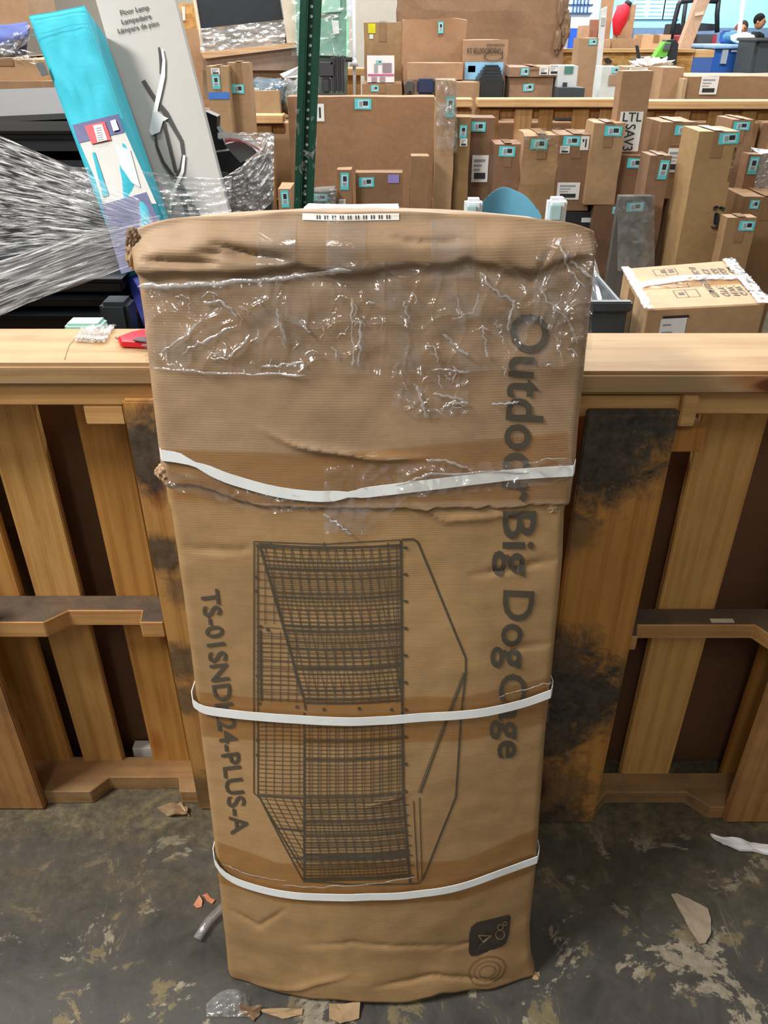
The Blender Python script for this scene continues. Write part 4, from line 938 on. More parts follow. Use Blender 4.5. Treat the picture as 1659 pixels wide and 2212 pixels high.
tag(lfilm('stretch_film', [(150, 360), (300, 368), (390, 382), (470, 385), (500, 380)], [(150, 450), (300, 470), (470, 475), (500, 470)], lambda i, j: 1.78+.0*i, F3, 120, 30, .012, seed=9, along=(6, 14)), 'clear stretch film band across the turquoise pack and the floor lamp box', 'stretch film')
# black parts and crumpled film right of the lamp box
rp_ = thing('black_furniture_parts', 'bundle of black furniture boards with a red and white curved piece under crumpled film', 'furniture parts', (-.45, 2.0, 0))
def wedge(name, pts, Y, th, m):
    P = [at(x, y, Y) for x, y in pts]; n = len(P); Q = [p+Vector((0, th, 0)) for p in P]
    mesh(name, P+Q, [tuple(range(n)), tuple(range(n, 2*n))]+[(k, (k+1) % n, n+(k+1) % n, n+k) for k in range(n)], m, rp_)
wedge('black_board', [(442, 240), (469, 252), (468, 275), (490, 318), (468, 360), (455, 340)], 2.3, .05, BLK)
wedge('black_board', [(462, 330), (500, 325), (530, 350), (500, 372), (470, 370)], 2.2, .05, BLK)
wedge('grey_board', [(485, 312), (530, 300), (556, 330), (520, 352), (498, 328)], 2.18, .04, plain('7b7f80', .5))
for k in range(7):
    pass
vs = []; 
for k in range(13):
    t = k/12; x = 485+78*t; y = 298-6*math.sin(t*3)+26*t*t; vs += [at(x, y, 2.15), at(x+2, y+11-3*t, 2.15)]
n_ = len(vs); vs2 = [v+Vector((0, .02, 0)) for v in vs]
fs = [(2*k, 2*k+1, 2*k+3, 2*k+2) for k in range(12)]; mesh('red_curved_piece', vs+vs2, fs+[tuple(n_+i for i in f) for f in fs]+[(2*k, 2*k+2, n_+2*k+2, n_+2*k) for k in range(12)], plain('c05058', .5), rp_)
vs = []
for k in range(13):
    t = k/12; x = 470+88*t; y = 287-4*math.sin(t*3)+22*t*t; vs += [at(x, y, 2.13), at(x+1, y+12, 2.13)]
mesh('white_curved_piece', vs, [(2*k, 2*k+1, 2*k+3, 2*k+2) for k in range(12)], plain('dcdad6', .5), rp_)
wedge('black_board', [(470, 372), (585, 330), (588, 500), (470, 520)], 2.35, .04, plain('4a4e52', .5))
wedge('black_board', [(465, 520), (588, 498), (580, 1136), (470, 1136)], 2.35, .04, BLK)
F4 = film('stretch_d', .30, .85, (1, 1, 2.5), 22, (0, R(35), 0), white=.8, rough=.13, tint=(.93, .95, .98, 1), bump=.9, lo=.35, hi=.68, gl=.5)
tag(lfilm('stretch_film', [(440, 372), (480, 385), (520, 360), (560, 325), (578, 284), (592, 288)], [(440, 470), (500, 472), (560, 460), (585, 440), (592, 430)], lambda i, j: 2.02, F4, 110, 60, .018, seed=13, along=(8, 12)), 'crumpled bright stretch film bunched right of the floor lamp box', 'stretch film')
tag(lfilm('stretch_film', [(470, 288), (520, 286), (570, 286), (592, 290)], [(470, 300), (520, 304), (560, 330), (592, 345)], lambda i, j: 2.08, F3, 60, 20, .010, seed=17, along=(8, 12)), 'clear film edge over the red and white curved piece', 'stretch film')
# ---------------- green perforated post ----------------
gp = thing('green_post', 'dark green perforated steel post with shreds of film on it', 'post', (-.34, 3.1, 0))
GRN = plain('1f4a3a', .4, .3, .15)
pa, pb = at(655, 470, 3.1), at(673, -40, 3.1); dr = (pb-pa); dr.y = 0; dr /= dr.z; pb_ = pa-dr*pa.z; hw = .030
def pst(z, x, y): return Vector((pb_.x+dr.x*z+x, 3.1+y, z))
def bar(name, x0, x1, y0, y1, z0, z1, m):
    vs = [pst(z, x, y) for z in (z0, z1) for x, y in ((x0, y0), (x1, y0), (x1, y1), (x0, y1))]
    mesh(name, vs, [(0, 1, 2, 3), (4, 5, 6, 7), (0, 1, 5, 4), (1, 2, 6, 5), (2, 3, 7, 6), (3, 0, 4, 7)], m, gp)
bar('channel_web', -.008, .012, .018, .024, 0, 2.3, GRN); bar('channel_flange', -.036, -.014, .0, .004, 0, 2.3, GRN); bar('channel_flange', .014, .036, .0, .004, 0, 2.3, GRN)
bar('channel_side', -.018, -.008, .002, .024, 0, 2.3, GRN); bar('channel_side', .012, .018, .002, .024, 0, 2.3, GRN)
for k in range(30):
    z = .95+k*.028; c = pst(z, .002, .0165); n = 10
    vs = [c+Vector((math.cos(2*math.pi*i/n)*.005, 0, math.sin(2*math.pi*i/n)*.005)) for i in range(n)]
    mesh('hole', vs+[v+Vector((0, .003, 0)) for v in vs], [tuple(range(n)), tuple(range(n, 2*n))]+[(i, (i+1) % n, n+(i+1) % n, n+i) for i in range(n)], plain('d8dcd6' if k % 4 else '7a827c', .5), gp)
zz = at(655, 235, 3.1).z
vs, fs = grid(20, 50, lambda i, j: pst(zz*(1-j)+(.35)*j, -.04+.08*i, -.006-.006*abs(nz(i*6, j*22, 3)))); mesh('film_shreds', vs, fs, film('shreds', .0, .8, (1, 1, .6), 24, white=.7, rough=.15, lo=.55, hi=.72, bump=.8), gp, smooth=True)
# ---------------- far fence of pallets ----------------
random.seed(3)
W_F = [wood('far_a', 'b28a58'), wood('far_b', 'a07848'), wood('far_c', 'bb9566')]
W_FRL = wood('far_rail', 'cda878', 'X')
FN = 'wooden pallets fencing the next bay'
for k, (x0, x1, dz, lab) in enumerate(((-2.6, -1.45, 0, 'far wooden pallet fence section behind the left pile'), (-1.42, -.63, -.06, 'far wooden pallet fence section left of the big flat carton'), (-.60, .55, .03, 'far wooden pallet fence section behind the big flat carton'), (.58, 1.55, .03, 'far wooden pallet fence section behind the crumpled upright cartons'), (1.58, 3.1, .02, 'far wooden pallet fence section at the right behind the tallest tan carton'))):
    fr = thing('wooden_pallet', lab, 'pallet', ((x0+x1)/2, 5.55, 0), group=FN); zt = 1.105+dz
    wbox('top_rail', x0, x1, 5.46, 5.62, zt-.045, zt, W_FRL, fr, .004)
    wbox('stringer', x0, x1, 5.52, 5.6, zt-.11, zt-.055, random.choice(W_F), fr, .003); wbox('stringer', x0, x1, 5.52, 5.6, .5, .54, random.choice(W_F), fr, .003); wbox('stringer', x0, x1, 5.52, 5.6, 0, .04, random.choice(W_F), fr, .003)
    x = x0+.03
    while x < x1-.08:
        wbox('slat', x, x+.09+random.uniform(-.01, .02), 5.50, 5.517, .01, zt-.055, random.choice(W_F), fr, .002, .003); x += random.choice((.15, .17, .21))
# ---------------- cartons standing against the far fence ----------------
GA = 'cardboard boxes standing against the far pallet fence'
def ca(label, *a, **k): k.setdefault('group', GA); return carton(label, *a, **k)
ca('big flat brown carton leaning on the far fence behind the green post', 620, 940, 209, 5.30, .14, color='9a6f47', labs=(('t', 766, 802, 213, 236), ('b', 674, 699, 224, 262)), tape=False, crump=.003)
ca('very small carton with turquoise sticker left of the green post', 600, 628, 408, 4.5, .22, color='a98257', labs=(('v', 606, 623, 411, 448),))
ca('narrow upright carton in front of the big flat carton, sticker at its top', 727, 759, 367, 4.6, .1, color='8e6842', labs=(('v', 735, 753, 373, 410), ('w', 731, 745, 430, 452)))
ca('wide flat carton with a purple stamp before the big flat carton', 768, 870, 373, 4.7, .1, color='87633f', labs=(('t', 775, 808, 383, 404), ('purple_stamp', 838, 862, 377, 395, '8a7fc0')), tape=False)
ca('plain narrow carton standing at the right end of the big flat carton', 888, 927, 338, 4.7, .12, color='8f6a44')
gt = ca('very tall narrow carton wrapped in film, right of the big flat carton', 944, 986, 172, 4.9, .12, color='b08c62', labs=(('v', 965, 984, 208, 253),), tape=False, crump=.008)
ca('olive brown narrow carton with a white slip right of the film wrapped one', 986, 1018, 253, 4.95, .15, color='8b6b3a', labs=(('v', 994, 1010, 270, 298), ('w', 996, 1012, 299, 316)))
ca('brown carton with torn top rim and large white label', 1018, 1071, 255, 5.1, .2, color='7f5c40', labs=(('t', 1019, 1050, 263, 284), ('w', 1025, 1061, 335, 393)), tape=False, crump=.006)
ca('short dark brown carton between the torn rim carton and the crumpled one', 1070, 1128, 311, 4.9, .2, color='8a6446', labs=(('t', 1079, 1114, 316, 338),))
cr = ca('crumpled glossy taped carton with bulging top', 1133, 1212, 292, 4.8, .28, color='a17c50', labs=(('t', 1148, 1184, 300, 322),), crump=.016)
ca('carton with white barcode slip and white label low on it', 1209, 1290, 291, 4.8, .25, yb=455, color='8c6746', labs=(('t', 1218, 1255, 294, 315), ('w', 1213, 1234, 315, 331), ('b', 1256, 1274, 294, 324), ('w', 1216, 1266, 394, 431)))
ca('small black box with white print under the white barcode slip carton', 1222, 1290, 457, 4.8, .25, m=plain('25272a', .5), labs=(('white_print', 1258, 1284, 470, 480, 'c8ccd0'),), tape=False)
ca('smooth tan carton left of the one with the tall white letter label', 1284, 1352, 266, 4.75, .2, yb=442, color='a9855a', labs=(('t', 1308, 1346, 272, 294),))
ltl = ca('tall upright carton rising over the fence with a black lettered white label', 1346, 1412, 154, 4.86, .12, color='9a7550', labs=(('letter_label', 1353, 1404, 241, 327, 'd8d8d4'),), tape=False, yb=338)
for s_, zz0, wd_ in (('LTL', 0, .16), ('SAV3', 0, .15)): pass
z_a = at(1379, 262, 4.86).z-at(1379, 338, 4.86).z
ctext(ltl, 'LTL', -.050, z_a, .045, .105, DARK, 'label_letters', 0, -.0068, off=.01)
ctext(ltl, 'SAV3', -.026, z_a-.014, .055, .135, DARK, 'label_letters', -math.pi/2, -.0068, off=.01)
ca('square carton directly under the black lettered white label', 1330, 1402, 336, 4.8, .25, color='876040', labs=(('t', 1357, 1392, 342, 363),), tape=False)
ca('dark carton half hidden below the smooth tan carton', 1284, 1342, 443, 4.75, .3, color='6f4f35', labs=(('t', 1324, 1338, 446, 462),), tape=False)
ca('narrow carton with an upright sticker beside the film bag', 1405, 1452, 336, 4.5, .18, color='8d6a4c', labs=(('v', 1428, 1448, 346, 387),))
ca('carton with a torn white invoice pouch left of the tallest tan carton', 1428, 1506, 264, 4.85, .3, yb=429, color='97714a', labs=(('t', 1461, 1500, 271, 292), ('w', 1454, 1493, 320, 372)))
ca('dark brown carton low behind the narrow carton with the upright sticker', 1448, 1497, 429, 4.82, .35, color='6e4c33', labs=(('t', 1452, 1488, 431, 452),), tape=False)
big = ca('tallest tan carton with a curly black mark and vertical printing', 1512, 1600, 284, 4.3, .26, color='a5824f', labs=(('t', 1556, 1599, 287, 311),), crump=.003)
ctext(big, 'Made in China', .085, 1.0, .012, .16, INK, 'vertical_print', -math.pi/2, -.006, off=.02)
pb0 = Vector(big.location)
def bigpt(px, py): p = at(px, py, 4.285); return p
for pts in ([(1541, 450), (1548, 446), (1555, 450), (1562, 449), (1566, 452)], [(1548, 446), (1545, 452), (1541, 454)], [(1536, 490), (1542, 493), (1552, 489), (1560, 495)], [(1545, 462), (1552, 462), (1551, 484), (1543, 484), (1545, 462)], [(1548, 460), (1546, 486)], [(1556, 446), (1562, 456)], [(1548, 492), (1556, 498)]):
    vs = []
    for k, p_ in enumerate(pts):
        a_, b_ = pts[max(0, k-1)], pts[min(len(pts)-1, k+1)]; dx, dy = b_[0]-a_[0], b_[1]-a_[1]; l = math.hypot(dx, dy) or 1
        vs += [bigpt(p_[0]-dy/l*2.2, p_[1]+dx/l*2.2), bigpt(p_[0]+dy/l*2.2, p_[1]-dx/l*2.2)]
    mesh('curly_mark', vs, [(2*k, 2*k+1, 2*k+3, 2*k+2) for k in range(len(pts)-1)], DARK, big)
ca('carton with shiny taped top behind the tallest tan carton', 1583, 1630, 258, 4.95, .25, color='9a7450', labs=(('t', 1587, 1622, 263, 281),))
ca('thin carton strip with an upright sticker beside the black bubble parcel', 1618, 1645, 334, 4.7, .1, color='8a6342', labs=(('v', 1622, 1642, 339, 376),))
bp = carton('black bubble wrapped parcel at the right edge', 1643, 1700, 330, 4.72, .15, yb=425, group=None, m=film('bubble', .85, 1, nsc=60, white=.03, rough=.25, bump=1.), tape=False, name='bubble_parcel', cat='parcel', crump=.02)
ca('open topped carton with a torn turquoise sticker at the right edge', 1608, 1720, 425, 4.45, .3, color='8d683f', labs=(('t', 1623, 1643, 432, 451),))
ca('narrow tan carton with sticker in front at the right edge', 1572, 1636, 470, 4.15, .09, color='a58053', labs=(('t', 1600, 1634, 477, 498),))
tb_ = [at(1650, 612, 4.9), at(1600, 430, 5.2)]
tag(tube('cardboard_tube', [at(1655, 612, 4.85), at(1628, 505, 5.0)], .035, card('a07c52', 0, .2), None, 16), 'round cardboard tube leaning at the right edge of the far stack', 'tube')
PLB = film('plastic_bag', .10, .50, (1, 1, 1), 9, white=.55, rough=.12, tint=(.82, .84, .85, 1), bump=.7, lo=.35, hi=.7, gl=.5)
bag = ca('clear plastic bag of dark panels with sticker, standing before the far stack', 1338, 1410, 424, 4.35, .05, m=plain('5a5652', .5), labs=(('t', 1357, 1394, 437, 457),), tape=False, name='bagged_goods', cat='bagged goods')
def over_film(root, x0, x1, yt, ybm, Y, m, amp=.01, seed=0):
    vs, fs = grid(20, 30, lambda i, j: at(x0+(x1-x0)*i, yt+(ybm-yt)*j, Y-.02-amp*abs(nz(i*5+seed, j*7, 2)))); mesh('film_wrap', vs, fs, m, root, smooth=True)
over_film(bag, 1334, 1414, 420, 585, 4.33, PLB)
over_film(gt, 943, 988, 168, 330, 4.88, film('wrapf', .15, .6, nsc=18, white=.7, rough=.1, bump=.8, tint=(.9, .85, .78, 1)), .015, 3)
over_film(cr, 1133, 1212, 276, 330, 4.79, film('wrapg', .05, .5, nsc=16, white=.7, rough=.08, bump=.8, tint=(.95, .9, .82, 1), lo=.5, hi=.7), .012, 5)
bg2 = ca('small grey bagged item with sticker at the foot of the big flat carton', 664, 724, 414, 4.5, .15, m=plain('55504b', .6), labs=(('t', 675, 708, 418, 434),), tape=False, name='bagged_item', cat='bagged item', crump=.015)
over_film(bg2, 662, 726, 408, 470, 4.48, PLB, .012, 8)
GC = 'tall cartons left of the far fence'
l1 = ca('tall carton with a blue tape band, left of a pair beside the lamp box', 444, 490, 143, 4.7, .14, color='a9865a', group=GC, labs=(('v', 455, 472, 162, 192), ('w', 455, 474, 147, 161), ('blue_tape', 444, 490, 199, 214, '3f74c4')))
ca('tall carton with a torn top sticker, right of a pair beside the lamp box', 491, 536, 135, 4.8, .14, color='a27e56', group=GC, labs=(('t', 496, 523, 182, 202),))
# ---------------- bay behind the fence: lower tier ----------------
random.seed(21)
GL = 'large cartons stored on the floor behind the far fence'
bx = -2.9
names = ['far left, behind the left pile', 'behind the pair of tall cartons', 'left of the big flat carton', 'behind the big flat carton', 'right of the film wrapped tall carton', 'behind the crumpled carton', 'behind the black lettered label', 'behind the tallest tan carton', 'at the right end of the fence', 'beyond the right edge of the fence']
for k in range(10):
    wd_ = (.62, .55, .6, .66, .6, .5, .64, .62, .6, .6)[k]
    x0_, x1_ = bx, bx+wd_-.02; bx += wd_
    r_ = thing('cardboard_box', 'large carton on the floor seen through slats, '+names[k], 'box', ((x0_+x1_)/2, 5.72, 0), group=GL)
    wbox('carton', x0_, x1_, 5.74, 7.1, 0, .98, card(random.choice(CC), 0, .4), r_, .006)
    wbox('packing_tape', (x0_+x1_)/2-.03, (x0_+x1_)/2+.03, 5.735, 5.741, .5, .97, card('93704a', 0, .2, .3), r_, 0)
    if k % 2: wbox('shipping_label', x0_+.08, x0_+.2, 5.734, 5.7405, .62, .76, WHT, r_, 0)
# things on top (z0 = .98)
def b2(label, *a, **k): k.setdefault('z0', .985); k.setdefault('group', 'boxes stacked in the bay behind the far fence'); return carton(label, *a, **k)
b2('brown carton with a yellow tag, left of the stack', 786, 868, 48, 6.7, .3, color='a68052', labs=(('yellow_tag', 795, 811, 51, 72, 'd8cc20'), ('white_tag', 798, 806, 74, 84, 'dcdcda')))
wpk = b2('white and pink picture carton on a low box', 793, 852, 122, 6.25, .2, m=plain('e2dee0', .5, 0, .04), color='e2dee0', labs=(('pink_stripe', 794, 852, 160, 163, 'c0508c'), ('printed_picture', 808, 816, 138, 156, '9a9aa4'), ('printed_picture', 826, 846, 136, 156, '8a8288'), ('printed_picture', 802, 814, 166, 177, 'a08894'), ('printed_picture', 820, 832, 166, 177, 'a08894'), ('t', 812, 825, 130, 138)), tape=False, yb=178, z0=None)
b2('low brown box carrying the white and pink carton', 782, 868, 181, 6.2, .35, color='9a764e', labs=(('t', 801, 818, 184, 198),))
b2('large crumpled taped carton before the huge one, turquoise tag', 872, 1008, 44, 6.35, .3, color='a67c56', labs=(('v', 947, 958, 47, 72),), crump=.02, tape=False)
b2('wide low carton below the crumpled taped carton', 880, 1000, 136, 6.1, .15, color='b08862', yb=172, z0=None, tape=False)
tu = b2('carton printed upside down with a pale blue picture panel', 1002, 1098, 86, 6.2, .16, color='a98460', labs=(('picture_panel', 1007, 1091, 134, 172, '8cbfe2'), ('printed_picture', 1014, 1030, 142, 156, '4a5560'), ('printed_picture', 1060, 1078, 140, 150, '4a5560')), tape=False)
zt_ = at(1050, 86, 6.2).z-.985
for s_, py, x0_, x1_, h_ in (('TURBOBOOSTER 2.0', 104, 1088, 1009, 8), ('rechargeable blower', 95, 1090, 1050, 4), ('Lasko', 122, 1085, 1048, 8)):
    A1, A2 = at(x0_, py, 6.2), at(x1_, py, 6.2); C0 = at(1050, 86, 6.2)
    if s_ == 'Lasko': continue
    ctext(tu, s_, A1.x-C0.x, A1.z-.985, h_/265, A1.x-A2.x, INK, 'upside_down_print', math.pi, -.006)
Er = []; C0 = at(1050, 86, 6.2); Ec = at(1066, 122, 6.19)
vs = []
for k in range(25):
    an = k/24*2*math.pi
    for rr in (.066, .058): vs.append(Vector((Ec.x+rr*math.cos(an), 6.19, Ec.z+rr*.42*math.sin(an))))
mesh('oval_mark', vs, [(2*k, 2*k+1, 2*k+3, 2*k+2) for k in range(24)], INK, tu)
hg = carton('huge damaged brown carton towering behind the stack', 862, 1238, -70, 7.6, .5, z0=0, color='93704f', crump=.03, tape=False, labs=(), group=None)
for k, (x, y, r_) in enumerate(((1215, 15, .09), (1222, 60, .1), (1205, 90, .08))):
    crumple_pts = at(x, y, 7.58)
    bm = bmesh.new(); bmesh.ops.create_icosphere(bm, subdivisions=3, radius=1); inv = hg.matrix_world.inverted()
    for v in bm.verts:
        p_ = v.co.copy(); kk = 1+.5*nz(p_.x*2+k*5, p_.y*2, p_.z*2); v.co = inv @ (crumple_pts+Vector((p_.x*.35, p_.y*.3, p_.z*1.2))*r_*kk)
    bm_obj('torn_edge', bm, card('86694c', 0, .8), hg)
b2('plain light carton behind the film wrapped tall carton', 976, 1036, 178, 5.95, .25, color='a8845e', tape=False)
b2('flat lid carton with white labels, upper of two at the right of the stack', 1100, 1208, 144, 6.0, .3, color='97755a', labs=(('t', 1126, 1143, 147, 163), ('w', 1166, 1185, 145, 162), ('w', 1187, 1209, 139, 162)), yb=166, z0=None, crump=.008)
b2('carton with a turquoise sticker, lower of two at the right of the stack', 1102, 1196, 167, 6.02, .28, color='9a7658', labs=(('t', 1132, 1154, 181, 197),))
b2('white carton with a dark symbol beside the lid carton', 1208, 1250, 142, 5.95, .2, m=plain('c3c9cc', .5), color='c3c9cc', labs=(('green_label', 1220, 1239, 143, 159, '4d7f78'), ('symbol', 1219, 1229, 178, 187, '3a3f42')), tape=False)
b2('white carton with a pale sticker and brown side', 1302, 1338, 144, 6.0, .2, m=plain('c4cccc', .5), color='c4cccc', labs=(('t', 1322, 1338, 146, 158), ('brown_panel', 1318, 1338, 162, 184, '9a8068')), tape=False)
b2('dark slotted crate low behind the rail', 1206, 1264, 190, 5.85, .2, m=plain('3c444a', .5), color='3c444a', tape=False, cat='crate', name='slotted_crate')
b2('tall plain carton with a small sticker standing right of the huge carton', 1252, 1294, 82, 6.6, .2, color='a2825e', labs=(('t', 1273, 1290, 85, 97),), tape=False)
b2('tan carton right of the open white box', 1433, 1480, 146, 6.0, .3, color='a3805a', tape=False)
wl = b2('long wide carton with a white label at the right of the bay', 1484, 1760, 165, 5.9, .5, color='98744e', labs=(('w', 1516, 1554, 165, 204),), tape=False)
carton('narrow side flap carton left of the long wide carton', 1478, 1486, 170, 5.88, .3, z0=.985, color='b59a70', tape=False, crump=.002, group=None)
b2('torn white lined open box with crumpled paper', 1356, 1440, 145, 6.3, .3, color='a88a66', labs=(('w', 1360, 1400, 147, 156),), tape=False)
crp = crumple('crumpled_paper', 1415, 140, 0, .01, WHT, thing('paper_ball', 'crumpled white paper on the torn white lined open box', 'paper', (2.2, 6.4, 1.2)), 3)
bpy.data.objects.remove(crp)
pbl = bpy.data.objects['paper_ball']; cpt = at(1408, 140, 6.45); bm = bmesh.new(); bmesh.ops.create_icosphere(bm, subdivisions=4, radius=1)
pbl.location = (cpt.x, 6.45, cpt.z-.03)
for v in bm.verts: p_ = v.co.copy(); kk = 1+.5*nz(p_.x*3, p_.y*3, p_.z*3)+.3*abs(nz(p_.x*8, p_.y*8, p_.z*8)); v.co = Vector((p_.x*.12, p_.y*.08, p_.z*.03+.03))*kk
bm_obj('paper', bm, plain('e2dfdc', .7), pbl)
# black fan-like chair parts, black bins
def blackitem(name, label, cat, boxes, Y, z0, m=None, th=.12):
    r_ = thing(name, label, cat, (at(boxes[0][1], 100, Y).x, Y, z0))
    for nm, x0_, x1_, y0_, y1_ in boxes:
        a_, b_ = at(x0_, y0_, Y), at(x1_, y0_, Y); zb_ = at(x0_, y1_, Y).z
        wbox(nm, a_.x, b_.x, Y, Y+th, max(z0, zb_), a_.z, m or BLK, r_, .012)
    return r_
blackitem('folded_chair', 'dark grey folded chairs with slats behind the green post', 'chair', [('seat', 686, 722, 135, 168), ('frame_bar', 714, 724, 120, 202), ('frame_bar', 726, 734, 118, 202), ('frame_bar', 736, 742, 120, 202), ('leg', 694, 712, 168, 202), ('rail', 742, 764, 124, 134)], 6.1, .985, plain('33353b', .5))
bb_ = thing('bundled_tray', 'stack of black plastic trays nested beside the pale blue picture panel', 'tray', (at(1062, 150, 6.0).x, 5.95, .985))
for k in range(4):
    a_, b_ = at(1036+k*5, 164-k*7, 5.95), at(1088, 164-k*7, 5.95); wbox('tray', a_.x, b_.x, 5.95+.05*k, 6.2, a_.z-.05, a_.z, plain('2b2f31', .4), bb_, .012)
a_, b_ = at(1038, 170, 5.92), at(1090, 170, 5.92); wbox('tray', a_.x, b_.x, 5.92, 6.2, .985, a_.z, plain('2b2f31', .4), bb_, .01)
blackitem('blue_parcel', 'navy blue parcel left of the film wrapped tall carton', 'parcel', [('parcel_body', 902, 940, 171, 204)], 6.0, .985, plain('26304f', .5))
blackitem('plastic_bottle', 'dark bottle with a pale label beside the navy parcel', 'bottle', [('bottle_body', 875, 897, 176, 206), ('bottle_label', 879, 893, 193, 204)], 5.98, .985, plain('4c4c4c', .4))
# blue bags and tray, grey bag
cu = thing('bagged_cushion', 'teal blue cushion in shiny plastic left of the green post', 'cushion', (at(572, 180, 6).x, 6, .985))
ca_, cb_ = at(538, 160, 6.0), at(606, 195, 6.0); bm = bmesh.new(); bmesh.ops.create_icosphere(bm, subdivisions=4, radius=1)
for v in bm.verts: p_ = v.co.copy(); kk = 1+.12*nz(p_.x*4, p_.y*4, p_.z*4); v.co = Vector((math.copysign(abs(p_.x)**.5, p_.x)*.14, p_.y*.1, math.copysign(abs(p_.z)**.5, p_.z)*.075+.15))*kk
bm_obj('cushion', bm, plain('2f5c72', .3, 0, .3), cu, True)
bm = bmesh.new(); bmesh.ops.create_icosphere(bm, subdivisions=4, radius=1.06)
for v in bm.verts: p_ = v.co.copy(); kk = 1+.15*nz(p_.x*5, p_.y*5, p_.z*5+3); v.co = Vector((math.copysign(abs(p_.x)**.5, p_.x)*.14, p_.y*.1, math.copysign(abs(p_.z)**.5, p_.z)*.078+.15))*kk
bm_obj('plastic_cover', bm, PLB, cu, True)
b2('open cardboard tray beneath the teal cushion', 540, 602, 196, 5.85, .2, color='b08e62', tape=False)
gb = thing('grey_bag', 'grey translucent bag heaped behind the green post', 'bag', (at(640, 180, 6).x, 6.05, .985)); bm = bmesh.new(); bmesh.ops.create_icosphere(bm, subdivisions=4, radius=1)
for v in bm.verts: p_ = v.co.copy(); kk = 1+.25*nz(p_.x*3, p_.y*3, p_.z*3); v.co = Vector((p_.x*.15, p_.y*.12, p_.z*.11+.11))*kk
bm_obj('bag', bm, plain('6f7370', .35, 0, .3), gb, True)
wsh = thing('white_foam_sheet', 'white sloping foam sheet above the grey bag', 'foam sheet', (at(640, 150, 6.1).x, 6.1, 1.2))
P_ = [at(604, 160, 6.1), at(655, 139, 6.1), at(690, 150, 6.2), at(688, 166, 6.1), at(612, 168, 6.1)]; n = len(P_); Q_ = [p+Vector((0, .15, 0)) for p in P_]
mesh('sheet', P_+Q_, [tuple(range(n)), tuple(range(n, 2*n))]+[(k, (k+1) % n, n+(k+1) % n, n+k) for k in range(n)], plain('dcdce0', .7), wsh)
# wrapped black panel, glass pack
tv = thing('wrapped_panel', 'large black panel tilted on a wrapped pallet, film around its lower edge', 'panel', (at(520, 100, 6.6).x, 6.7, .985))
def poly3(name, pts, Y, th, m, parent, dz=0):
    P = [at(x, y, Y) for x, y in pts]; n = len(P); Q = [p+Vector((0, th, 0)) for p in P]
    return mesh(name, P+Q, [tuple(range(n)), tuple(range(n, 2*n))]+[(k, (k+1) % n, n+(k+1) % n, n+k) for k in range(n)], m, parent)
poly3('black_panel', [(412, -40), (598, -40), (612, 44), (434, 64)], 6.6, .06, plain('262b33', .35), tv)
poly3('panel_foot', [(432, 62), (610, 42), (622, 95), (438, 112)], 6.61, .05, plain('4d5358', .5), tv)
poly3('cream_edge', [(410, -40), (417, -40), (441, 110), (436, 112)], 6.58, .08, plain('d8cdb8', .5), tv)
poly3('wooden_board', [(434, 113), (634, 92), (638, 101), (440, 126)], 6.45, .3, wood('skid', 'c8a884', 'X', knots=False), tv)
vs, fs = grid(60, 16, lambda i, j: at(432+i*184, 62-i*20+(j*52), 6.57-.02*abs(nz(i*6, j*14, 4)))); mesh('film_wrap', vs, fs, film('tvfilm', .25, .85, (1, 1, 6), 5, white=.75, rough=.15, bump=.7, lo=.4, hi=.7), tv, smooth=True)
poly3('wrapped_carton', [(437, 128), (640, 103), (644, 152), (440, 152)], 6.5, .3, card('8e7a68', 0, .6, .35), tv)
poly3('support', [(437, 150), (640, 150), (640, 215), (440, 215)], 6.55, .3, card('80684e', 0, .6), tv)
poly3('cream_post', [(603, -40), (632, -40), (640, 92), (620, 95)], 6.5, .12, plain('cfc4b2', .5), tv)
gl = thing('glass_pack', 'stack of greenish glass sheets with white labels wrapped in film', 'glass', (at(705, 60, 6.4).x, 6.45, .985))
poly3('glass_sheet', [(636, -40), (752, -40), (750, 122), (642, 118)], 6.42, .05, plain('7fa598', .15, 0, .12), gl)
poly3('glass_sheet', [(690, -40), (735, -40), (735, 25), (690, 28)], 6.39, .02, plain('a8d4c4', .12), gl)
poly3('green_edge', [(748, -40), (754, -40), (752, 122), (748, 122)], 6.40, .06, plain('9fe0c0', .2), gl)
poly3('paper_label', [(716, 44), (731, 44), (733, 72), (720, 74)], 6.385, .003, WHT, gl)
poly3('paper_label', [(748, -10), (760, -10), (760, 35), (750, 36)], 6.385, .003, plain('d6d2e0'), gl)
poly3('pack_base', [(642, 118), (750, 121), (748, 215), (646, 215)], 6.46, .2, plain('5d6a64', .5), gl)
vs, fs = grid(40, 40, lambda i, j: at(630+i*135, -30+j*150, 6.36-.03*abs(nz(i*5, j*7, 4)))); mesh('film_wrap', vs, fs, film('glfilm', .05, .55, (1, 1, 3), 5, white=.8, rough=.1, bump=.7, tint=(.93, .98, .96, 1), lo=.5, hi=.75), gl, smooth=True)
wpo = thing('white_pole', 'white metal pole standing right of the glass pack', 'pole', (at(765, 100, 6.35).x, 6.35, 0))
tube('pole', [Vector((at(765, 120, 6.35).x, 6.35, 0)), at(765, 120, 6.35), at(763, -40, 6.35)], .012, plain('c8ccd2', .35), wpo, 10)
tube('flared_foot', [at(765, 143, 6.34), at(765, 126, 6.34)], .03, plain('b9bdc2', .4), wpo, 10, [.032, .012])
# second far rail glimpsed behind
fr = thing('wooden_pallet', 'pale wooden rail further back, behind the teal cushion and folded chairs', 'pallet', (-.3, 7.3, 0), group=None)
zr2 = at(600, 147, 7.3).z
wbox('top_rail', -2.6, .9, 7.22, 7.4, zr2-.05, zr2, W_FRL, fr, .004)
for k in range(14): wbox('slat', -2.55+k*.25, -2.44+k*.25, 7.27, 7.29, 0, zr2-.05, random.choice(W_F), fr, .002)
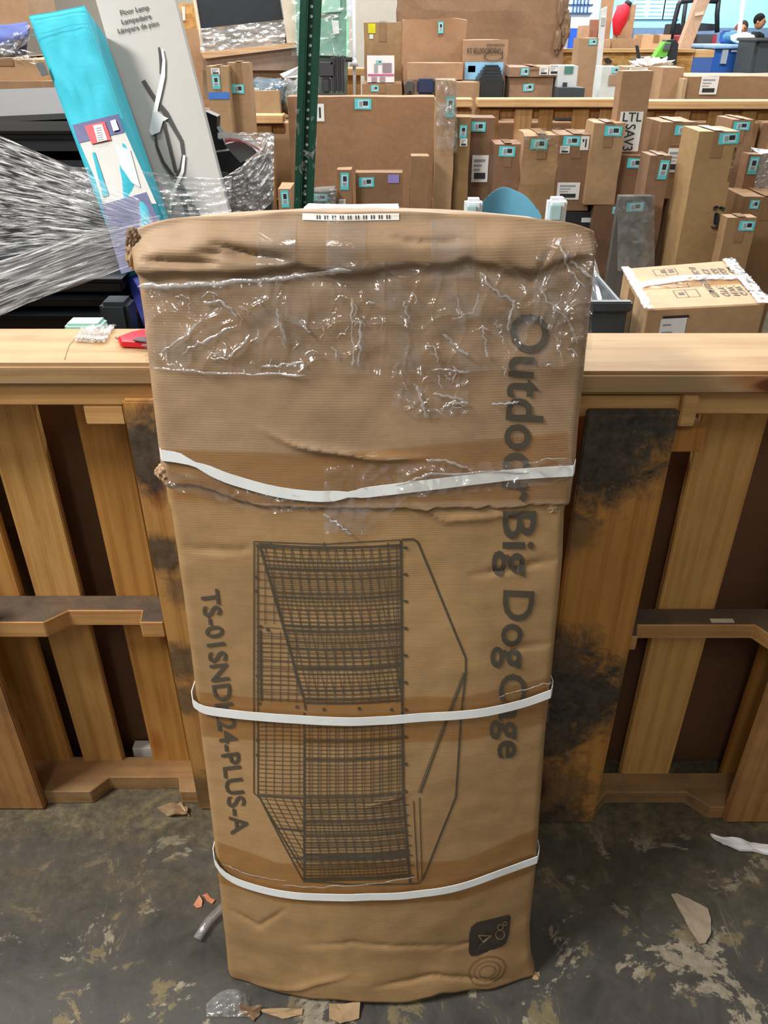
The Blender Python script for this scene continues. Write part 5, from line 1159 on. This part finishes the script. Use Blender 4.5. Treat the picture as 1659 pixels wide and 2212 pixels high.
# upper left corner things
carton('brown carton with partly hidden letters at the upper left corner', -60, 52, -30, 3.6, .3, yb=62, color='b28c66', tape=False, group=None).name = 'cardboard_box'
ul = bpy.data.objects['cardboard_box'] if 0 else None
lc = thing('blue_blanket', 'folded blue blanket under clear film at the upper left', 'blanket', (at(10, 80, 3.1).x, 3.1, at(10, 118, 3.1).z))
vs, fs = grid(24, 16, lambda i, j: at(-60+i*118, 45+j*72+8*math.sin(i*3), 3.15-.1*math.sin(j*3)+.02*nz(i*4, j*4, 2))); 
md_ = mesh('blanket', vs, fs, plain('3d4c86', .8, 0, .15), lc, smooth=True).modifiers.new('thick', 'SOLIDIFY'); md_.thickness = .02
vs, fs = grid(24, 10, lambda i, j: at(-10+i*75, 95-i*45+j*40, 3.0+.02*nz(i*6, j*5, 2))); mesh('film_wrap', vs, fs, F3, lc, smooth=True)
vs, fs = grid(24, 8, lambda i, j: at(-20+i*100, 90+i*25+j*25, 2.98+.02*nz(i*6, j*5, 8))); mesh('film_wrap', vs, fs, F3, lc, smooth=True)
u1 = carton('brown taped carton on the metal cabinet top beside the turquoise pack', -80, 100, 128, 3.0, .4, z0=at(10, 180, 2.9).z, color='b08a5e', group=None)
carton('storage carton supporting the goods at the upper left', -260, 110, 176, 2.95, .6, z0=0, color='9a744c', tape=False, group=None)
# behind lamp box right side: OSB board and cartons
ob = thing('osb_crate', 'pale chipboard crate glimpsed right of the floor lamp box', 'crate', (at(405, 40, 8.0).x, 8.1, 0))
poly3('chipboard_panel', [(372, 8), (418, 8), (424, 62), (380, 62)], 8.0, .6, osb(), ob)
wbox('crate_base', at(380, 62, 8.02).x, at(424, 62, 8.02).x, 8.02, 8.5, 0, at(400, 62, 8.02).z, card('b08c66', 0, .3), ob)
poly3('white_clip', [(392, 14), (399, 14), (400, 44), (395, 44)], 7.98, .01, WHT, ob)
carton('tall brown carton between the lamp box and the wrapped panel', 398, 440, 62, 6.95, .2, z0=0, color='b58c62', tape=False, group=None)
# ---------------- far zone: OSB bins, counter, people, wall ----------------
osb_m = osb()
oc = thing('osb_bin', 'chipboard walled bin with a timber rim behind the right stack', 'bin', (2.8, 8.4, 0))
zo = at(1350, 108, 8.2).z; xo0, xo1 = at(1205, 108, 8.2).x, at(1500, 108, 8.2).x
wbox('chipboard_wall', xo0, xo1, 8.2, 8.22, 0, zo-.02, osb_m, oc, .002); wbox('timber_rim', xo0, xo1, 8.17, 8.26, zo-.02, zo+.01, W_FRL, oc, .003)
wbox('chipboard_wall', xo0, xo1, 9.4, 9.42, 0, zo-.02, osb_m, oc, .002); wbox('bin_floor', xo0, xo1, 8.22, 9.4, zo-.14, zo-.10, osb_m, oc, .002)
wbox('timber_rim', at(1500, 108, 8.2).x+.01, at(1545, 108, 8.2).x, 8.2, 8.5, zo-.06, zo, W_FRL, oc, .003)
GO = 'cartons standing in the chipboard bin'
def b3(label, *a, **k): k.setdefault('z0', zo-.10); k.setdefault('group', GO); return carton(label, *a, **k)
b3('wide brown carton with a bright top in the chipboard bin', 1322, 1386, 84, 8.35, .5, color='a98560', tape=False)
b3('low tan carton behind the green tool in the chipboard bin', 1388, 1450, 75, 8.9, .3, color='d0aa80')
b3('two part stacked carton leaning beside the red umbrella', 1344, 1375, 10, 8.8, .2, color='b58e68')
b3('tall narrow carton reaching above the picture, left of the red umbrella', 1312, 1332, -40, 8.7, .15, color='b08860', tape=False)
b3('small pinkish carton between the blue wall stripe and the white post', 1258, 1274, 55, 8.6, .2, color='c8a07c', tape=False)
b3('small carton with a red side beside the white post', 1284, 1294, 42, 8.7, .2, color='a06848', tape=False)
b3('small marked carton at the left of the wide brown carton', 1300, 1320, 86, 8.3, .2, color='c09a74', tape=False)
um = thing('closed_umbrella', 'red closed parasol leaning in the chipboard bin', 'umbrella', (at(1332, 75, 8.5).x, 8.5, zo-.1))
tube('canopy', [at(1331, 76, 8.5), at(1338, 45, 8.5), at(1346, 22, 8.5), at(1356, 10, 8.5)], .03, plain('d01f38', .6), um, 10, [.03, .07, .065, .03])
tube('tip', [at(1355, 11, 8.5), at(1360, 3, 8.5)], .03, plain('2c2f2a', .6), um, 8, [.035, .03])
tube('pole', [at(1331, 76, 8.5), at(1328, 100, 8.5), Vector((at(1326, 104, 8.5).x, 8.5, zo-.09))], .012, plain('8a8a8a'), um, 8)
wpst = thing('white_post', 'white square post with a grey sticker in front of the chipboard bin', 'post', (at(1300, 100, 7.6).x, 7.6, 0))
a_, b_ = at(1288, 100, 7.6), at(1303, 100, 7.6); P_ = [(1290, 138), (1300, 138), (1312, 14), (1302, 18)]
poly3('post', [(1288, 150), (1299, 150), (1312, 14), (1301, 20)], 7.6, .06, plain('d9dde0', .5), wpst)
P0_ = at(1288, 150, 7.6); wbox('post_base', P0_.x, P0_.x+.065, 7.6, 7.66, 0, P0_.z, plain('d9dde0', .5), wpst, .003)
poly3('sticker', [(1299, 38), (1308, 38), (1306, 55), (1298, 55)], 7.59, .005, plain('a9b3b0'), wpst)
gr = thing('leaf_blower', 'green and black garden power tool lying before the chipboard bin', 'garden tool', (at(1420, 120, 7.9).x, 7.9, 1.2))
GRE = plain('6fc04a', .4); DG = plain('2e3338', .45)
poly3('housing', [(1428, 128), (1432, 98), (1443, 86), (1460, 86), (1466, 95), (1461, 138), (1428, 134)], 7.86, .14, DG, gr)
poly3('green_shell', [(1414, 124), (1431, 98), (1437, 90), (1450, 92), (1440, 122), (1432, 124)], 7.83, .12, GRE, gr)
poly3('grey_cap', [(1432, 108), (1438, 94), (1450, 93), (1446, 108)], 7.81, .1, plain('5c6468', .4), gr)
poly3('deck', [(1370, 133), (1385, 124), (1430, 121), (1462, 128), (1462, 138), (1400, 136)], 7.85, .16, DG, gr)
poly3('handle', [(1374, 98), (1379, 98), (1384, 124), (1378, 128)], 7.88, .03, DG, gr)
a_ = at(1370, 137, 7.85); b_ = at(1462, 137, 7.85); wbox('stand', a_.x, b_.x, 7.86, 8.05, 0, a_.z, card('9c7a54', 0, .3), gr, .004)
bk = thing('plastic_funnel', 'small black plastic cone shape before the chipboard bin', 'plastic part', (at(1313, 130, 7.2).x, 7.2, .985))
poly3('cone', [(1307, 126), (1313, 124), (1323, 132), (1320, 137), (1312, 138)], 7.2, .06, DG, bk); a_, b_ = at(1308, 137, 7.2), at(1320, 137, 7.2); wbox('cone_base', a_.x, b_.x, 7.2, 7.26, 0, a_.z, card('8a6a48', 0, .3), bk, .003)
fk = thing('forklift', 'black caged red and grey forklift parked behind the chipboard bin', 'forklift', (at(1505, 60, 11.45).x, 11.45, 0))
BKM = plain('2a2c30', .45)
def fkt(nm, pts, Y, r, m=BKM): tube(nm, [at(x, y, Y) for x, y in pts], r, m, fk, 8)
fkt('guard_post', [(1448, 90), (1456, 50), (1466, 10), (1472, 2)], 11.35, .03); fkt('guard_post', [(1474, 80), (1476, 45), (1483, -5)], 12.15, .028); fkt('guard_post', [(1549, 70), (1549, 30), (1553, -5)], 11.35, .03)
fkt('guard_rail', [(1470, 3), (1495, 0), (1520, 1), (1553, 2)], 11.35, .03); fkt('guard_rail', [(1483, -4), (1553, -4)], 12.15, .02)
poly3('seat', [(1458, 52), (1470, 50), (1476, 82), (1452, 84)], 11.55, .4, BKM, fk); poly3('red_body', [(1465, 78), (1476, 76), (1474, 102), (1464, 106)], 11.25, .9, plain('b8404a', .4), fk)
poly3('counterweight', [(1508, 74), (1548, 74), (1546, 108), (1508, 106)], 11.25, .8, plain('555a5e', .5), fk); poly3('red_body', [(1541, 78), (1549, 76), (1545, 110), (1536, 110)], 11.23, .9, plain('b8404a', .4), fk)
poly3('mast', [(1488, 48), (1548, 52), (1548, 66), (1490, 68)], 11.55, .3, plain('3b4048', .5), fk); a_, b_ = at(1466, 104, 11.25), at(1546, 104, 11.25); wbox('chassis', a_.x, b_.x, 11.25, 12.25, .25, a_.z, plain('9a3038', .4), fk, .02)
for k, (xx, yy) in enumerate(((1478, 11.30), (1532, 11.30), (1478, 12.05), (1532, 12.05))): c_ = at(xx, 100, yy).x; tube('wheel', [Vector((c_-.08, yy, .25)), Vector((c_+.08, yy, .25))], .25, BKM, fk, 18)
tag(poly3('long_carton', [(1466, 108), (1492, 108), (1503, 92), (1542, -30), (1516, -30)], 8.0, .1, card('c0987c', 0, .3), thing('x', 'x', 'x')), 'x', 'x') if 0 else None
lt = thing('long_carton', 'long tan carton leaning diagonally across the forklift', 'box', (at(1480, 108, 8.32).x, 8.35, zo))
poly3('carton', [(1466, 108), (1490, 110), (1500, 85), (1546, -30), (1518, -30)], 8.3, .10, card('c9a487', 0, .3), lt); poly3('packing_tape', [(1502, 29), (1522, 25), (1519, 32), (1501, 35)], 8.292, .006, plain('dccab8'), lt)
cn = thing('blue_counter', 'blue counter bin with pale top edge beside the forklift', 'counter', (at(1600, 110, 10).x, 10.2, 0))
BLU = plain('2858a4', .45, 0, .06); a_, b_ = at(1545, 101, 9.8), at(1700, 101, 9.8)
wbox('counter_body', a_.x, b_.x, 9.8, 10.9, 0, a_.z-.02, BLU, cn, .01); wbox('counter_top', a_.x-.02, b_.x, 9.77, 10.95, a_.z-.02, a_.z+.015, plain('8db4dc', .4), cn, .01)
a2, b2_ = at(1556, 66, 10.9), at(1585, 66, 10.9); wbox('raised_end', a2.x, b2_.x, 10.6, 10.9, a_.z+.015, a2.z, BLU, cn, .02)
c_, d_ = at(1580, 110, 9.79), at(1632, 110, 9.79); wbox('white_stripe', c_.x, d_.x, 9.785, 9.80, c_.z-.01, c_.z+.01, plain('b8cce4'), cn, .001)
c_, d_ = at(1562, 107, 9.78), at(1575, 107, 9.78); wbox('notice', c_.x, d_.x, 9.783, 9.80, at(1562, 138, 9.78).z, c_.z, plain('9aa6b0'), cn, .001)
zct = a_.z+.016
for k, (x, r_, h_, col, lab) in enumerate(((1598, .09, .07, 'e4e2e4', 'white plastic bag lying on the blue counter'), (1588, .09, .08, '3a6f8c', 'blue and green bundle of clothes on the blue counter'), (1614, .06, .07, 'd8a090', 'pink bundle of cloth on the blue counter'), (1628, .08, .035, 'b9b49c', 'flat pale parcel at the right of the blue counter'))):
    g_ = thing('cloth_bundle', lab, 'bundle', (at(x, 95, 10.2+.1*(k % 2)).x, 10.15+.22*(k in (1, 2)), zct)); bm = bmesh.new(); bmesh.ops.create_icosphere(bm, subdivisions=3, radius=1)
    for v in bm.verts: p_ = v.co.copy(); kk = 1+.2*nz(p_.x*3+k, p_.y*3, p_.z*3); v.co = Vector((p_.x*r_*1.4, p_.y*r_, (p_.z+1.12)*h_*.75))*kk
    bm_obj('cloth', bm, plain(col, .8, 0, .3), g_, True)
wp2 = thing('white_board', 'narrow white board leaning up behind the counter', 'board', (at(1596, 60, 10.0).x, 9.98, zct))
poly3('board', [(1592, 92), (1598, 92), (1612, -10), (1604, -10)], 9.98, .03, plain('dfe6ee', .4), wp2)
dkc = thing('grey_drum', 'dark grey plastic bin right of the blue counter', 'bin', (at(1660, 110, 9.2).x, 9.3, 0)); a_ = at(1637, 82, 9.2); b_ = at(1720, 82, 9.2)
wbox('bin_body', a_.x, b_.x, 9.2, 9.7, 0, a_.z, plain('3f464a', .5), dkc, .03); wbox('bin_rim', a_.x-.02, b_.x, 9.17, 9.72, a_.z-.03, a_.z, plain('4d5559', .5), dkc, .01)
# people
def person(label, x, yh, Y, coat, hair, turn=0, lean_=0., hat=None, seat=0.):
    hd = at(x, yh, Y); Hh = hd.z+.11; r_ = thing('person', label, 'person', (hd.x, Y, 0), (0, 0, turn))
    s = Hh/1.72
    J = {'pel': (0, 0, .95), 'sp': (0, -.02*lean_, 1.15), 'ch': (0, -.05*lean_, 1.33), 'nk': (0, -.07*lean_, 1.46), 'sl': (-.17, -.05, 1.40), 'sr': (.17, -.05, 1.40), 'el': (-.22, -.10, 1.13), 'er': (.23, -.12, 1.14),
         'wl': (-.14, -.30, 1.08), 'wr': (.12, -.32, 1.10), 'hl': (-.09, .0, .92), 'hr': (.09, .0, .92), 'kl': (-.10, -.02, .5), 'kr': (.10, -.02, .5), 'al': (-.11, .02, .08), 'ar': (.11, .02, .08), 'fl': (-.12, -.12, .04), 'fr': (.12, -.12, .04)}
    rad = {'pel': .13, 'sp': .125, 'ch': .14, 'nk': .06, 'sl': .07, 'sr': .07, 'el': .045, 'er': .045, 'wl': .032, 'wr': .032, 'hl': .09, 'hr': .09, 'kl': .06, 'kr': .06, 'al': .04, 'ar': .04, 'fl': .035, 'fr': .035}
    keys = list(J); E_ = [('pel', 'sp'), ('sp', 'ch'), ('ch', 'nk'), ('ch', 'sl'), ('ch', 'sr'), ('sl', 'el'), ('sr', 'er'), ('el', 'wl'), ('er', 'wr'), ('pel', 'hl'), ('pel', 'hr'), ('hl', 'kl'), ('hr', 'kr'), ('kl', 'al'), ('kr', 'ar'), ('al', 'fl'), ('ar', 'fr')]
    me = bpy.data.meshes.new('body'); me.from_pydata([Vector(J[k])*s for k in keys], [(keys.index(a), keys.index(b)) for a, b in E_], [])
    o = bpy.data.objects.new('body', me); COL.objects.link(o); o.parent = r_
    md = o.modifiers.new('s', 'SKIN'); md.use_smooth_shade = True
    if not me.skin_vertices: me.attributes
    for k, sv in zip(keys, me.skin_vertices[0].data): sv.radius = (rad[k]*s, rad[k]*s*.8)
    me.skin_vertices[0].data[0].use_root = True; o.modifiers.new('u', 'SUBSURF').levels = 2; me.materials.append(plain(coat, .8))
    SK = plain('c08a6a', .5)
    def ell(nm, c, rr, m, cut=None):
        bm = bmesh.new(); bmesh.ops.create_uvsphere(bm, u_segments=20, v_segments=16, radius=1)
        for v in bm.verts:
            p_ = v.co.copy(); k = 1
            if nm == 'head': k = 1-.18*max(0, -p_.z)*(1 if p_.y < .3 else .6); p_.y -= .16*math.exp(-((p_.x/.18)**2+((p_.z+.05)/.25)**2)) if p_.y < 0 else 0
            v.co = Vector((p_.x*rr[0]*k, p_.y*rr[1], p_.z*rr[2]))*s+Vector(c)*s
        return bm_obj(nm, bm, m, r_, True)
    hy = -.07*lean_-.03
    ell('head', (0, hy, 1.60), (.076, .095, .115), SK)
    for sx in (-1, 1): ell('ear', (sx*.078, hy+.01, 1.60), (.012, .02, .03), SK); ell('eye', (sx*.03, hy-.088, 1.615), (.012, .008, .008), plain('221a16')); ell('hand', (sx*.12, -.36, 1.09), (.035, .06, .02), SK)
    ell('mouth', (0, hy-.088, 1.555), (.025, .008, .006), plain('8a4840'))
    ell('hat' if hat else 'hair', (0, hy+.02, 1.64), (.088, .10, .10), plain(hat or hair, .9))
    return r_
person('person with black curly hair in a black top behind the blue counter', 1638, 46, 17.0, '1c1d20', '15120f', R(50))
person('person in a dark patterned beanie and dark coat bending at the blue counter', 1604, 62, 16.2, '3a2c2e', '2a2422', R(-20), 1.5, hat='40302e')
person('person in a red-brown hooded top half hidden at the counter', 1591, 66, 17.8, '8a4a48', '6a3a34', R(10), 1, hat='9a5048')
# walls
wbk = wbox('wall_back', -16, 4.7, 21.5, 21.7, 0, 5.2, plain('b4ada2', .8, 0, .04), None, 0); wbk['kind'] = 'structure'
wbl = wbox('wall_back_blue', 4.7, 20, 21.5, 21.7, 0, 5.2, plain('8ccdee', .7, 0, .05), None, 0); wbl.name = 'wall_right'; wbl['kind'] = 'structure'
a_ = at(1290, 64, 21.4)
wt = wbox('trim_1', 4.2, at(1290, 50, 21.45).x, 21.42, 21.5, 0, 4.0, plain('ccd8e0', .6, 0, .04), None, 0); wt['kind'] = 'structure'
w2 = wbox('trim_2', at(1370, 60, 21.4).x, 20, 21.40, 21.49, 0, at(1400, 60, 21.4).z, plain('5f7590', .6), None, 0); w2['kind'] = 'structure'
w3 = wbox('trim_3', 4.3, at(1262, 60, 21.3).x, 21.3, 21.42, 0, at(1240, 61, 21.3).z, plain('2058c8', .5), None, 0); w3['kind'] = 'structure'
gw = thing('window_1', 'barred window', 'window', (at(1258, 14, 21.35).x, 21.38, at(1258, 28, 21.35).z)); del gw['label'], gw['category']; gw['kind'] = 'structure'
a_, b_ = at(1234, -50, 21.4), at(1279, 28, 21.4)
wbox('window_pane', a_.x, b_.x, 21.39, 21.41, b_.z, a_.z, plain('c4d8ea', .3), gw, 0)
for x in (1240, 1248, 1255, 1263, 1271): p_ = at(x, 10, 21.35); wbox('window_bar', p_.x-.012, p_.x+.012, 21.36, 21.385, b_.z, a_.z, plain('3b5c94'), gw, 0)
for y in (10, 28): p_ = at(1255, y, 21.35); wbox('window_bar', a_.x, b_.x, 21.36, 21.385, p_.z-.012, p_.z+.012, plain('3b5c94'), gw, 0)
for k, (xa, xb) in enumerate(((1376, 1400), (1409, 1437), (1444, 1472))):
    a_, b_ = at(xa, -20, 21.3), at(xb, 41, 21.3); ps = thing('poster', ['pale text poster, leftmost of three on the blue wall', 'pale text poster, middle of three on the blue wall', 'pale text poster, rightmost of three on the blue wall'][k], 'poster', (a_.x, 21.45, b_.z), group='pale posters on the blue wall')
    wbox('sheet', a_.x, b_.x, 21.46, 21.495, b_.z, a_.z, plain('a9d6f0', .5, 0, .03), ps, 0)
    for j in range(9): z_ = b_.z+.05+j*.078; wbox('text_line', a_.x+.04, b_.x-.04-.03*(j % 3), 21.455, 21.461, z_, z_+.016, plain('6b9cc4'), ps, 0)
